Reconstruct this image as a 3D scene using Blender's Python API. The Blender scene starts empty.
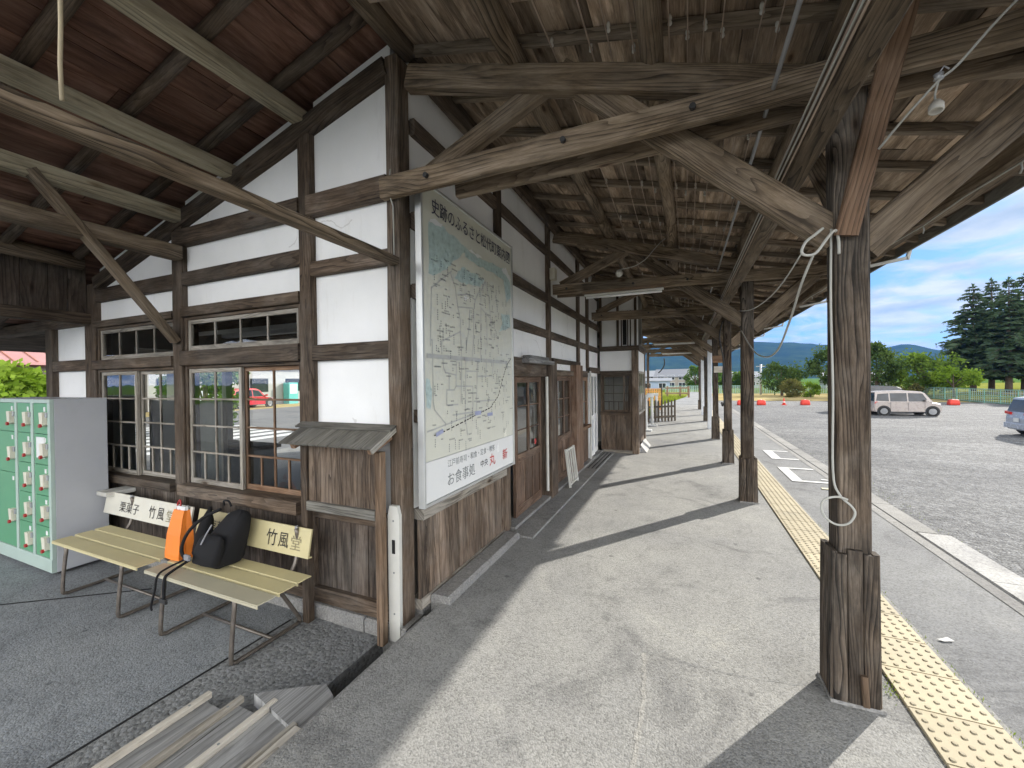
import bpy, bmesh, math, random
from mathutils import Vector, Matrix, noise

S = bpy.context.scene
COL = S.collection
RND = random.Random(11)
V = Vector

# ------------------------------------------------------------------ camera
YAW, PITCH, ROLL = math.atan(172/400.0), math.atan(3/400.0), 0.012
fw = V((-math.sin(YAW)*math.cos(PITCH), math.cos(YAW)*math.cos(PITCH), -math.sin(PITCH)))
r0 = fw.cross(V((0, 0, 1))).normalized()
u0 = r0.cross(fw)
cr = r0*math.cos(ROLL) - u0*math.sin(ROLL)
cu = r0*math.sin(ROLL) + u0*math.cos(ROLL)
cam = bpy.data.cameras.new('camera')
cam.sensor_width = 36.0
cam.lens = 400/1024*36
cam.clip_start = 0.02
cam.clip_end = 20000
camo = bpy.data.objects.new('camera', cam)
COL.objects.link(camo)
m3 = Matrix((cr, cu, -fw)).transposed()
camo.matrix_world = Matrix.Translation((0, 0, 1.55)) @ m3.to_4x4()
S.camera = camo

# ------------------------------------------------------------------ world, sun, exposure
FILL_BANK = 18.0
SUN_AZ, SUN_EL = math.atan2(0.60, 0.80), math.radians(27.4)
w = bpy.data.worlds.new('World')
S.world = w
w.use_nodes = True
nt = w.node_tree
nt.nodes.clear()
N = nt.nodes.new
L = nt.links.new
out = N('ShaderNodeOutputWorld')
bg = N('ShaderNodeBackground')
sky = N('ShaderNodeTexSky')
sky.sky_type = 'NISHITA'
sky.sun_disc = False
sky.sun_elevation = SUN_EL
sky.sun_rotation = SUN_AZ
sky.air_density = 1.0
sky.dust_density = 0.6
sky.ozone_density = 1.6
tc = N('ShaderNodeTexCoord')
sep = N('ShaderNodeSeparateXYZ')
L(tc.outputs['Generated'], sep.inputs[0])
# clouds on a flat layer overhead: direction / (z + c)
zz = N('ShaderNodeMath'); zz.operation = 'MAXIMUM'; zz.inputs[1].default_value = 0.0
L(sep.outputs['Z'], zz.inputs[0])
za = N('ShaderNodeMath'); za.operation = 'ADD'; za.inputs[1].default_value = 0.14
L(zz.outputs[0], za.inputs[0])
dv = N('ShaderNodeVectorMath'); dv.operation = 'DIVIDE'
cmb = N('ShaderNodeCombineXYZ')
for i in range(3):
    L(za.outputs[0], cmb.inputs[i])
L(tc.outputs['Generated'], dv.inputs[0]); L(cmb.outputs[0], dv.inputs[1])
mp = N('ShaderNodeMapping'); mp.inputs['Scale'].default_value = (1.1, 1.0, 0.6); mp.inputs['Location'].default_value = (3.1, 0.4, 0)
L(dv.outputs[0], mp.inputs[0])
n1 = N('ShaderNodeTexNoise'); n1.inputs['Scale'].default_value = 1.9; n1.inputs['Detail'].default_value = 9; n1.inputs['Roughness'].default_value = 0.58; n1.inputs['Distortion'].default_value = 0.5
L(mp.outputs[0], n1.inputs['Vector'])
rp = N('ShaderNodeValToRGB'); rp.color_ramp.elements[0].position = 0.37; rp.color_ramp.elements[1].position = 0.54
L(n1.outputs['Fac'], rp.inputs[0])
n2 = N('ShaderNodeTexNoise'); n2.inputs['Scale'].default_value = 3.2; n2.inputs['Detail'].default_value = 6
L(mp.outputs[0], n2.inputs['Vector'])
cc = N('ShaderNodeValToRGB')
cc.color_ramp.elements[0].position = 0.3; cc.color_ramp.elements[0].color = (1.45, 1.75, 2.05, 1)
cc.color_ramp.elements[1].position = 0.62; cc.color_ramp.elements[1].color = (2.6, 2.68, 2.72, 1)
L(n2.outputs['Fac'], cc.inputs[0])
# added fill light: a bank of bright cloud outside the view lifts the shade
dt = N('ShaderNodeVectorMath'); dt.operation = 'DOT_PRODUCT'; dt.inputs[1].default_value = (0.42, -0.88, 0.20)
L(tc.outputs['Generated'], dt.inputs[0])
mr = N('ShaderNodeMapRange'); mr.interpolation_type = 'SMOOTHSTEP'
mr.inputs[1].default_value = -0.30; mr.inputs[2].default_value = 0.50
L(dt.outputs['Value'], mr.inputs[0])
lo = N('ShaderNodeMapRange'); lo.interpolation_type = 'SMOOTHSTEP'
lo.inputs[1].default_value = 0.10; lo.inputs[2].default_value = 0.50; lo.inputs[3].default_value = 1.0; lo.inputs[4].default_value = 0.22
L(sep.outputs['Z'], lo.inputs[0])
bf = N('ShaderNodeMath'); bf.operation = 'MULTIPLY'
L(mr.outputs[0], bf.inputs[0]); L(lo.outputs[0], bf.inputs[1])
bank = N('ShaderNodeMixRGB'); bank.inputs[2].default_value = (FILL_BANK, FILL_BANK*0.985, FILL_BANK*0.95, 1)
L(bf.outputs[0], bank.inputs[0]); L(cc.outputs[0], bank.inputs[1])
dim = N('ShaderNodeMixRGB'); dim.blend_type = 'MULTIPLY'; dim.inputs[0].default_value = 1.0; dim.inputs[2].default_value = (0.105, 0.185, 0.265, 1)
L(sky.outputs[0], dim.inputs[1])
mx = N('ShaderNodeMixRGB')
fm = N('ShaderNodeMath'); fm.operation = 'MULTIPLY'; fm.inputs[1].default_value = 0.92
L(rp.outputs[0], fm.inputs[0])
fx_ = N('ShaderNodeMath'); fx_.operation = 'MAXIMUM'
L(fm.outputs[0], fx_.inputs[0]); L(mr.outputs[0], fx_.inputs[1])
L(fx_.outputs[0], mx.inputs[0]); L(dim.outputs[0], mx.inputs[1]); L(bank.outputs[0], mx.inputs[2])
L(mx.outputs[0], bg.inputs[0])
bg.inputs[1].default_value = 0.15
L(bg.outputs[0], out.inputs[0])

sun = bpy.data.lights.new('sun', 'SUN')
sun.energy = 3.5
sun.angle = math.radians(0.55)
sun.color = (1.0, 0.95, 0.87)
suno = bpy.data.objects.new('sun', sun)
COL.objects.link(suno)
sd = V((math.sin(SUN_AZ)*math.cos(SUN_EL), math.cos(SUN_AZ)*math.cos(SUN_EL), math.sin(SUN_EL)))
suno.rotation_euler = sd.to_track_quat('Z', 'Y').to_euler()
suno.location = (10, 14, 12)

vs = S.view_settings
S.display_settings.display_device = 'sRGB'
vs.view_transform = 'Standard'
vs.look = 'None'
vs.exposure = 1.36
vs.gamma = 1.0
vs.use_curve_mapping = False
S.render.engine = 'CYCLES'
S.cycles.use_denoising = True
S.cycles.max_bounces = 10
S.cycles.diffuse_bounces = 6
S.cycles.glossy_bounces = 4
S.cycles.transparent_max_bounces = 16
S.cycles.transmission_bounces = 6
S.cycles.sample_clamp_indirect = 6
S.cycles.caustics_reflective = False
S.cycles.caustics_refractive = False

# ------------------------------------------------------------------ object helpers
ORG = {}

def _link(o, name):
    COL.objects.link(o)
    return o

def thing(name, label, cat, loc=(0, 0, 0), group=None):
    o = bpy.data.objects.new(name, None)
    o.empty_display_size = 0.2
    _link(o, name)
    o.location = loc
    o['label'] = label
    o['category'] = cat
    if group:
        o['group'] = group
    ORG[o.name] = V(loc)
    return o

def tag(o, label, cat, group=None):
    o['label'] = label
    o['category'] = cat
    if group:
        o['group'] = group
    return o

def struct(o):
    o['kind'] = 'structure'
    return o

def copy_tree(o, parent=None):
    c = o.copy()
    COL.objects.link(c)
    if parent:
        c.parent = parent
    ORG[c.name] = ORG.get(o.name, V((0, 0, 0)))
    for ch in list(o.children):
        copy_tree(ch, c)
    return c

class MB:
    def __init__(self):
        self.v = []; self.f = []; self.uv = []; self.t = []; self.mi = []
        self.cur = 0
    def face(self, idx, uv, tint=1.0):
        self.f.append(idx); self.uv.append(uv); self.t.append(tint); self.mi.append(self.cur)
    def build(self, name, mat, parent=None, smooth=False, loc=None):
        me = bpy.data.meshes.new(name)
        org = V((0, 0, 0))
        if parent is not None:
            org = ORG[parent.name]
        elif loc is not None:
            org = V(loc)
        me.from_pydata([V(p)-org for p in self.v], [], self.f)
        mats = mat if isinstance(mat, (list, tuple)) else [mat]
        for m in mats:
            me.materials.append(m)
        uvl = me.uv_layers.new(name='UVMap')
        ca = me.color_attributes.new('tint', 'FLOAT_COLOR', 'CORNER')
        flat = []; cols = []
        for k, p in enumerate(me.polygons):
            uvs = self.uv[k]; t = self.t[k]
            for j in range(p.loop_total):
                q = uvs[j] if uvs else (0, 0)
                flat += [q[0], q[1]]
                cols += [t, t, t, 1]
        me.uv_layers['UVMap'].data.foreach_set('uv', flat)
        me.color_attributes['tint'].data.foreach_set('color', cols)
        me.polygons.foreach_set('material_index', self.mi)
        if smooth:
            me.polygons.foreach_set('use_smooth', [True]*len(me.polygons))
        me.update()
        o = bpy.data.objects.new(name, me)
        COL.objects.link(o)
        if parent is not None:
            o.parent = parent
        else:
            o.location = org
        ORG[o.name] = org
        return o

X_, Y_, Z_ = V((1, 0, 0)), V((0, 1, 0)), V((0, 0, 1))

def prof_loop(mb, rings, L_, closed=True, tint=1.0, caps=True, u0=None, v0=None):
    """rings: list of (list of points, u) with the same number of points"""
    u0 = RND.uniform(0, 40) if u0 is None else u0
    v0 = RND.uniform(0, 40) if v0 is None else v0
    n = len(rings[0][0])
    per = [0.0]
    r = rings[0][0]
    for j in range(n):
        per.append(per[-1] + (r[(j+1) % n]-r[j]).length)
    base = len(mb.v)
    for pts, u in rings:
        mb.v += pts
    for i in range(len(rings)-1):
        ua, ub = rings[i][1]+u0, rings[i+1][1]+u0
        for j in range(n):
            a = base+i*n+j; b = base+i*n+(j+1) % n
            mb.face([a, b, b+n, a+n], [(ua, v0+per[j]), (ua, v0+per[j+1]), (ub, v0+per[j+1]), (ub, v0+per[j])], tint)
    if caps:
        for k, rev in ((0, True), (len(rings)-1, False)):
            idx = [base+k*n+j for j in range(n)]
            pts = rings[k][0]
            c = sum(pts, V())/n
            uv = [(u0+0.1*(p-c).length+5, v0+3*(p-c).x+3*(p-c).z) for p in pts]
            if rev:
                idx.reverse(); uv.reverse()
            mb.face(idx, uv, tint*0.85)

def beam(mb, p0, p1, wd, ht, up=Z_, ch=0.006, seg=None, wob=0.002, tint=None, bow=0.0):
    p0 = V(p0); p1 = V(p1)
    d = p1-p0; Ln = d.length; d = d/Ln
    side = d.cross(up)
    if side.length < 1e-4:
        side = d.cross(Y_)
    side.normalize()
    upv = side.cross(d)
    if seg is None:
        seg = max(1, int(Ln/0.5)) if wob > 0 else 1
    hw, hh = wd/2, ht/2
    c = min(ch, hw*0.45, hh*0.45)
    prof = [(-hw+c, -hh), (hw-c, -hh), (hw, -hh+c), (hw, hh-c), (hw-c, hh), (-hw+c, hh), (-hw, hh-c), (-hw, -hh+c)]
    rings = []
    for i in range(seg+1):
        t = i/seg
        q = p0+d*(Ln*t)
        k = 0 if i in (0, seg) else 1
        q = q+side*RND.uniform(-wob, wob)*k+upv*(RND.uniform(-wob, wob)*k+bow*4*t*(1-t))
        rings.append(([q+side*a+upv*(b+RND.uniform(-wob, wob)*0.4*k) for a, b in prof], Ln*t))
    prof_loop(mb, rings, Ln, tint=RND.uniform(0.86, 1.12) if tint is None else tint)

def log(mb, p0, p1, r0_, r1_, n=12, wob=0.006, tint=None):
    p0 = V(p0); p1 = V(p1)
    d = p1-p0; Ln = d.length; d /= Ln
    side = d.cross(Z_)
    if side.length < 1e-3:
        side = X_.copy()
    side.normalize(); upv = side.cross(d)
    seg = max(2, int(Ln/0.35))
    ph = [RND.uniform(0, 6) for _ in range(4)]
    rings = []
    for i in range(seg+1):
        t = i/seg
        rr = r0_+(r1_-r0_)*t
        q = p0+d*(Ln*t)+side*math.sin(t*Ln*1.3+ph[0])*wob*1.5+upv*math.sin(t*Ln*1.1+ph[1])*wob
        pts = []
        for j in range(n):
            a = 2*math.pi*j/n
            r2 = rr*(1+0.05*math.sin(3*a+ph[2]+t*4)+RND.uniform(-.02, .02))
            pts.append(q+side*math.cos(a)*r2+upv*math.sin(a)*r2)
        rings.append((pts, Ln*t))
    prof_loop(mb, rings, Ln, tint=RND.uniform(0.85, 1.1) if tint is None else tint)

def box(mb, x0, x1, y0, y1, z0, z1, ch=0.003, tint=1.0, axis=None):
    dx, dy, dz = x1-x0, y1-y0, z1-z0
    if axis is None:
        axis = 'xyz'[[dx, dy, dz].index(max(dx, dy, dz))]
    xm, ym, zm = (x0+x1)/2, (y0+y1)/2, (z0+z1)/2
    if axis == 'x':
        beam(mb, (x0, ym, zm), (x1, ym, zm), dy, dz, Z_, ch, 1, 0, tint)
    elif axis == 'y':
        beam(mb, (xm, y0, zm), (xm, y1, zm), dx, dz, Z_, ch, 1, 0, tint)
    else:
        beam(mb, (xm, ym, z0), (xm, ym, z1), dx, dy, Y_, ch, 1, 0, tint)

def tube(mb, pts, r, n=8, tint=1.0, closed=False, smoothn=0):
    pts = [V(p) for p in pts]
    if smoothn:
        q = []
        m = len(pts)
        for i in range(m if closed else m-1):
            a = pts[(i-1) % m] if (closed or i > 0) else pts[i]
            b = pts[i]; c = pts[(i+1) % m]
            d = pts[(i+2) % m] if (closed or i+2 < m) else c
            for k in range(smoothn):
                t = k/smoothn
                q.append(0.5*((2*b)+(c-a)*t+(2*a-5*b+4*c-d)*t*t+(3*b-a-3*c+d)*t**3))
        if not closed:
            q.append(pts[-1])
        pts = q
    m = len(pts)
    rings = []; u = 0
    prev = None
    for i in range(m + (1 if closed else 0)):
        p = pts[i % m]
        a = pts[(i-1) % m] if (closed or i > 0) else p
        b = pts[(i+1) % m] if (closed or i < m-1) else p
        d = (b-a).normalized()
        if prev is None:
            s = d.cross(Z_)
            if s.length < 0.05:
                s = d.cross(X_)
            s.normalize()
        else:
            s = (prev-d*prev.dot(d)).normalized()
        prev = s
        t2 = d.cross(s)
        rr = r[i % m] if isinstance(r, (list, tuple)) else r
        rings.append(([p+s*math.cos(2*math.pi*j/n)*rr+t2*math.sin(2*math.pi*j/n)*rr for j in range(n)], u))
        u += (b-p).length
    prof_loop(mb, rings, u, tint=tint, caps=not closed)

def cyl(mb, c, r, h, axis='z', n=20, r2=None, tint=1.0):
    c = V(c)
    d = {'x': X_, 'y': Y_, 'z': Z_}[axis]
    s = {'x': Y_, 'y': Z_, 'z': X_}[axis]
    t = d.cross(s)
    r2 = r if r2 is None else r2
    rings = [([c+s*math.cos(2*math.pi*j/n)*q+t*math.sin(2*math.pi*j/n)*q+d*hh for j in range(n)], hh) for q, hh in ((r, 0), (r2, h))]
    prof_loop(mb, rings, h, tint=tint)

def lathe(mb, c, prof, axis=Z_, n=18, tint=1.0):
    c = V(c); d = V(axis).normalized()
    s = d.cross(X_)
    if s.length < 0.1:
        s = d.cross(Y_)
    s.normalize(); t = d.cross(s)
    rings = [([c+s*math.cos(2*math.pi*j/n)*q+t*math.sin(2*math.pi*j/n)*q+d*hh for j in range(n)], hh) for q, hh in prof]
    prof_loop(mb, rings, 1, tint=tint)

def poly(mb, pts, tint=1.0):
    b = len(mb.v)
    mb.v += [V(p) for p in pts]
    mb.face(list(range(b, b+len(pts))), [(p[0], p[1]) for p in pts], tint)

def quad_sheet(mb, x0, x1, y0, y1, z):
    poly(mb, [(x0, y0, z), (x1, y0, z), (x1, y1, z), (x0, y1, z)])

def prism(mb, pts2, frame, d0, d1, tint=1.0):
    """closed outline pts2 in the plane frame=(origin, ex, ey, en); extruded from d0 to d1 along en"""
    o, ex, ey, en = [V(a) for a in frame]
    rings = []
    for d in (d0, d1):
        rings.append(([o+ex*a+ey*b+en*d for a, b in pts2], d))
    prof_loop(mb, rings, 1, tint=tint)

def text_into(mb, body, origin, ex, ey, height, width=None, tint=1.0, bold=0.0):
    cu_ = bpy.data.curves.new('lettering', 'FONT')
    cu_.body = body
    cu_.resolution_u = 3
    cu_.offset = bold
    to = bpy.data.objects.new('lettering', cu_)
    COL.objects.link(to)
    bpy.context.view_layer.update()
    dg = bpy.context.evaluated_depsgraph_get()
    me = to.evaluated_get(dg).to_mesh()
    xs = [v.co.x for v in me.vertices]; ys = [v.co.y for v in me.vertices]
    if xs:
        sx0, sx1, sy0, sy1 = min(xs), max(xs), min(ys), max(ys)
        sy = height/(sy1-sy0)
        sx = width/(sx1-sx0) if width else sy
        o = V(origin); ex = V(ex); ey = V(ey)
        b = len(mb.v)
        for v in me.vertices:
            mb.v.append(o+ex*((v.co.x-sx0)*sx)+ey*((v.co.y-sy0)*sy))
        for p in me.polygons:
            mb.face([b+i for i in p.vertices], [(0, 0)]*len(p.vertices), tint)
    to.to_mesh_clear() if hasattr(to, 'to_mesh_clear') else None
    bpy.data.objects.remove(to)
    bpy.data.curves.remove(cu_)
# ------------------------------------------------------------------ materials
def new_mat(name):
    m = bpy.data.materials.new(name)
    m.use_nodes = True
    t = m.node_tree
    b = t.nodes['Principled BSDF']
    return m, t, b

def nd(t, typ, **kw):
    n = t.nodes.new(typ)
    for k, v in kw.items():
        if k.startswith('i_'):
            n.inputs[k[2:].replace('_', ' ')].default_value = v
        else:
            setattr(n, k, v)
    return n

def mathn(t, op, a, b=None, c=None):
    n = t.nodes.new('ShaderNodeMath'); n.operation = op
    for i, x in enumerate((a, b, c)):
        if x is None:
            continue
        if isinstance(x, (int, float)):
            n.inputs[i].default_value = x
        else:
            t.links.new(x, n.inputs[i])
    return n.outputs[0]

def ramp(t, fac, stops):
    r = t.nodes.new('ShaderNodeValToRGB')
    e = r.color_ramp.elements
    while len(e) > 1:
        e.remove(e[-1])
    e[0].position = stops[0][0]; e[0].color = (*stops[0][1], 1)
    for p, c in stops[1:]:
        k = e.new(p); k.color = (*c, 1)
    t.links.new(fac, r.inputs[0])
    return r.outputs[0]

def mapping(t, vec, scale, loc=(0, 0, 0), rot=(0, 0, 0)):
    m = t.nodes.new('ShaderNodeMapping')
    m.inputs['Scale'].default_value = scale
    m.inputs['Location'].default_value = loc
    m.inputs['Rotation'].default_value = rot
    t.links.new(vec, m.inputs[0])
    return m.outputs[0]

def noise_n(t, vec, scale, detail=4, rough=0.55, dist=0.0):
    n = t.nodes.new('ShaderNodeTexNoise')
    n.inputs['Scale'].default_value = scale
    n.inputs['Detail'].default_value = detail
    n.inputs['Roughness'].default_value = rough
    n.inputs['Distortion'].default_value = dist
    t.links.new(vec, n.inputs['Vector'])
    return n.outputs['Fac']

def mul_color(t, col, fac):
    m = t.nodes.new('ShaderNodeMixRGB'); m.blend_type = 'MULTIPLY'; m.inputs[0].default_value = 1
    t.links.new(col, m.inputs[1]); t.links.new(fac, m.inputs[2])
    return m.outputs[0]

def mix_color(t, fac, a, b, mode='MIX'):
    m = t.nodes.new('ShaderNodeMixRGB'); m.blend_type = mode
    if isinstance(fac, (int, float)):
        m.inputs[0].default_value = fac
    else:
        t.links.new(fac, m.inputs[0])
    for i, x in ((1, a), (2, b)):
        if isinstance(x, tuple):
            m.inputs[i].default_value = (*x, 1)
        else:
            t.links.new(x, m.inputs[i])
    return m.outputs[0]

def bump(t, b, h, strength=0.3, dist=0.01):
    n = t.nodes.new('ShaderNodeBump')
    n.inputs['Strength'].default_value = strength
    n.inputs['Distance'].default_value = dist
    t.links.new(h, n.inputs['Height'])
    t.links.new(n.outputs[0], b.inputs['Normal'])

def tinted(t, col):
    a = t.nodes.new('ShaderNodeAttribute'); a.attribute_name = 'tint'
    return mul_color(t, col, a.outputs['Color'])

def wood(name, dark, mid, light, rings=13.0, rough=0.8, bstr=0.45, weather=0.35, grey=(0.2, 0.19, 0.17), greyamt=0.35, fine=0.5, lines=0.26):
    m, t, b = new_mat(name)
    uv = t.nodes.new('ShaderNodeTexCoord').outputs['UV']
    obj = t.nodes.new('ShaderNodeTexCoord').outputs['Object']
    oi = t.nodes.new('ShaderNodeObjectInfo')
    # growth rings cut along the board: thin dark late-wood lines, wandering slowly
    warp = noise_n(t, mapping(t, uv, (0.55, 3.2, 1)), 1.0, 3, 0.5, 0.35)
    s = t.nodes.new('ShaderNodeSeparateXYZ'); t.links.new(uv, s.inputs[0])
    q = mathn(t, 'ADD', mathn(t, 'MULTIPLY', s.outputs['Y'], rings*3.2), mathn(t, 'MULTIPLY', warp, rings*1.25))
    saw = mathn(t, 'POWER', mathn(t, 'FRACT', q), 3.0)
    vis = ramp(t, noise_n(t, mapping(t, uv, (0.8, 4.0, 1), loc=(7, 3, 0)), 1.0, 3), [(0.35, (0.15,)*3), (0.62, (1,)*3)])
    line = mathn(t, 'MULTIPLY', saw, vis)
    fn = noise_n(t, mapping(t, uv, (7, 210, 1)), 1.0, 4, 0.65)
    md = noise_n(t, mapping(t, uv, (2.2, 13, 1)), 1.0, 6, 0.66, 0.5)
    h = mathn(t, 'SUBTRACT', mathn(t, 'ADD', mathn(t, 'MULTIPLY', fn, fine*0.75), mathn(t, 'MULTIPLY', md, 0.85)), mathn(t, 'MULTIPLY', line, lines))
    col = ramp(t, h, [(0.36, dark), (0.58, mid), (0.85, light)])
    # patchy weathering: bleached areas and dark water stains
    wz = noise_n(t, mapping(t, obj, (1.3, 1.3, 1.6), loc=(3, 1, 2)), 1.6, 6, 0.66)
    gr = ramp(t, wz, [(0.42, (0, 0, 0)), (0.66, (1, 1, 1))])
    gcol = ramp(t, h, [(0.36, tuple(c*0.4 for c in grey)), (0.85, tuple(c*1.4 for c in grey))])
    col = mix_color(t, mathn(t, 'MULTIPLY', gr, greyamt), col, gcol)
    st = noise_n(t, mapping(t, uv, (1.1, 5, 1), loc=(1, 9, 0)), 1.0, 6, 0.7, 0.6)
    col = mul_color(t, col, ramp(t, st, [(0.34, (1-weather*1.1, 1-weather*1.12, 1-weather*1.15)), (0.52, (1, 1, 1))]))
    pl = noise_n(t, mapping(t, uv, (1.6, 9, 1), loc=(4, 2, 0)), 1.0, 6, 0.68, 0.8)
    col = mul_color(t, col, ramp(t, pl, [(0.60, (1, 1, 1)), (0.74, (1.45, 1.42, 1.36))]))
    # knots and nail stains
    vo = t.nodes.new('ShaderNodeTexVoronoi'); vo.feature = 'F1'; vo.inputs['Scale'].default_value = 1.0
    t.links.new(mapping(t, uv, (1.9, 5.5, 1)), vo.inputs['Vector'])
    col = mul_color(t, col, ramp(t, vo.outputs['Distance'], [(0.05, (0.28, 0.22, 0.18)), (0.075, (0.75, 0.66, 0.6)), (0.14, (1, 1, 1))]))
    # drying checks: a few long dark splits
    ckn = noise_n(t, mapping(t, uv, (0.9, 34, 1), loc=(2, 5, 0)), 1.0, 2, 0.4)
    chk = ramp(t, ckn, [(0.27, (0.22, 0.2, 0.18)), (0.305, (1, 1, 1))])
    col = mul_color(t, col, chk)
    col = tinted(t, col)
    rv = mathn(t, 'ADD', mathn(t, 'MULTIPLY', oi.outputs['Random'], 0.5), 0.75)
    cb = t.nodes.new('ShaderNodeCombineXYZ')
    for i in range(3):
        t.links.new(rv, cb.inputs[i])
    col = mul_color(t, col, cb.outputs[0])
    t.links.new(col, b.inputs['Base Color'])
    b.inputs['Roughness'].default_value = rough
    b.inputs['Specular IOR Level'].default_value = 0.25
    cks = t.nodes.new('ShaderNodeSeparateColor'); t.links.new(chk, cks.inputs[0])
    bump(t, b, mathn(t, 'ADD', h, mathn(t, 'MULTIPLY', cks.outputs[0], 0.5)), bstr, 0.005)
    return m

M = {}
M['frame'] = wood('wood_frame', (0.026, 0.018, 0.012), (0.085, 0.060, 0.041), (0.19, 0.143, 0.104), greyamt=0.3)
M['canopy'] = wood('wood_canopy', (0.048, 0.035, 0.023), (0.175, 0.130, 0.086), (0.36, 0.285, 0.205), rings=13, lines=0.34, greyamt=0.28, grey=(0.28, 0.25, 0.21))
M['post'] = wood('wood_post', (0.014, 0.010, 0.007), (0.080, 0.059, 0.042), (0.25, 0.195, 0.145), lines=0.5, rings=15, bstr=0.9, greyamt=0.4, weather=0.5)
M['rafter'] = wood('wood_rafter', (0.085, 0.066, 0.047), (0.24, 0.19, 0.138), (0.42, 0.345, 0.26))
M['roofboard'] = wood('wood_roofboard', (0.070, 0.050, 0.034), (0.245, 0.180, 0.125), (0.52, 0.42, 0.32), lines=0.12, rings=5, weather=0.6, greyamt=0.35, grey=(0.3, 0.26, 0.21))
M['porchboard'] = wood('wood_porchboard', (0.065, 0.032, 0.021), (0.185, 0.094, 0.064), (0.33, 0.195, 0.14), lines=0.1, rings=5, greyamt=0.12, weather=0.5)
M['porchbeam'] = wood('wood_porchbeam', (0.20, 0.17, 0.115), (0.46, 0.40, 0.28), (0.60, 0.54, 0.40), rings=7, greyamt=0.25, grey=(0.26, 0.25, 0.2))
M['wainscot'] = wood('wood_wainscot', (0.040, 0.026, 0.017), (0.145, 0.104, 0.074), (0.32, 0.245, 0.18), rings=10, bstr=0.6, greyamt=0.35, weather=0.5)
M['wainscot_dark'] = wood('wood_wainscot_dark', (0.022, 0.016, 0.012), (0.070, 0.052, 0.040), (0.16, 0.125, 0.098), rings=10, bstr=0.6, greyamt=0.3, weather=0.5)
M['sash'] = wood('wood_sash', (0.08, 0.046, 0.027), (0.20, 0.120, 0.072), (0.33, 0.215, 0.14), greyamt=0.2)
M['sash_grey'] = wood('wood_sash_grey', (0.12, 0.105, 0.085), (0.30, 0.27, 0.225), (0.46, 0.42, 0.36), greyamt=0.5, grey=(0.34, 0.33, 0.30))
M['door'] = wood('wood_door', (0.048, 0.029, 0.019), (0.140, 0.086, 0.057), (0.29, 0.195, 0.138), greyamt=0.3, grey=(0.28, 0.24, 0.20))
M['pale'] = wood('wood_pale', (0.27, 0.24, 0.19), (0.50, 0.455, 0.38), (0.66, 0.615, 0.54), greyamt=0.4, grey=(0.48, 0.47, 0.44), weather=0.3, rings=7)
M['greyboard'] = wood('wood_greyboard', (0.20, 0.20, 0.195), (0.35, 0.35, 0.345), (0.47, 0.47, 0.46), greyamt=0.8, grey=(0.34, 0.34, 0.335), weather=0.25, rings=5, fine=0.3)
M['shingle'] = wood('wood_shingle', (0.07, 0.065, 0.055), (0.16, 0.152, 0.13), (0.25, 0.24, 0.21), greyamt=0.5, grey=(0.17, 0.17, 0.165))
M['orange_wood'] = wood('wood_orange', (0.10, 0.064, 0.038), (0.205, 0.135, 0.085), (0.33, 0.235, 0.155), greyamt=0.25, rings=8)
M['fence_dark'] = wood('wood_fence_dark', (0.03, 0.024, 0.018), (0.09, 0.07, 0.05), (0.16, 0.13, 0.10))

def plain(name, col, rough=0.6, metal=0.0, var=0.10, scale=6.0, bstr=0.0, spec=0.4, use_tint=False, dirt=None):
    m, t, b = new_mat(name)
    obj = t.nodes.new('ShaderNodeTexCoord').outputs['Object']
    n = noise_n(t, obj, scale, 6, 0.6)
    c = ramp(t, n, [(0.3, tuple(x*(1-var) for x in col)), (0.7, tuple(min(1, x*(1+var)) for x in col))])
    if dirt:
        n2 = noise_n(t, mapping(t, obj, (1, 1, 0.5)), scale*0.4, 7, 0.65)
        c = mix_color(t, ramp(t, n2, [(0.52, (0, 0, 0)), (0.75, (0.7, 0.7, 0.7))]), c, dirt)
    if use_tint:
        c = tinted(t, c)
    t.links.new(c, b.inputs['Base Color'])
    r = mathn(t, 'ADD', mathn(t, 'MULTIPLY', n, 0.2), rough-0.1)
    t.links.new(r, b.inputs['Roughness'])
    b.inputs['Metallic'].default_value = metal
    b.inputs['Specular IOR Level'].default_value = spec
    if bstr:
        bump(t, b, noise_n(t, obj, scale*6, 5, 0.6), bstr, 0.004)
    return m

def plaster():
    m, t, b = new_mat('plaster_white')
    obj = t.nodes.new('ShaderNodeTexCoord').outputs['Object']
    n = noise_n(t, obj, 1.2, 6, 0.6)
    c = ramp(t, n, [(0.3, (0.76, 0.765, 0.75)), (0.65, (0.86, 0.86, 0.85))])
    st = noise_n(t, mapping(t, obj, (4.5, 4.5, 0.8)), 1.0, 7, 0.7)
    c = mul_color(t, c, ramp(t, st, [(0.28, (0.90, 0.89, 0.87)), (0.42, (1, 1, 1))]))
    ck = t.nodes.new('ShaderNodeTexVoronoi'); ck.feature = 'DISTANCE_TO_EDGE'; ck.inputs['Scale'].default_value = 1.3
    dn = t.nodes.new('ShaderNodeTexNoise'); dn.inputs['Scale'].default_value = 3; dn.inputs['Detail'].default_value = 5
    t.links.new(obj, dn.inputs['Vector'])
    av = mix_color(t, 0.25, obj, dn.outputs['Color'])
    t.links.new(av, ck.inputs['Vector'])
    msk = mathn(t, 'MULTIPLY', mathn(t, 'LESS_THAN', ck.outputs['Distance'], 0.0045), mathn(t, 'GREATER_THAN', noise_n(t, obj, 0.8, 2), 0.56))
    c = mix_color(t, mathn(t, 'MULTIPLY', msk, 0.4), c, (0.45, 0.43, 0.4))
    t.links.new(c, b.inputs['Base Color'])
    b.inputs['Roughness'].default_value = 0.9
    bump(t, b, noise_n(t, obj, 30, 5, 0.6), 0.12, 0.004)
    return m
M['plaster'] = plaster()

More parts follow.
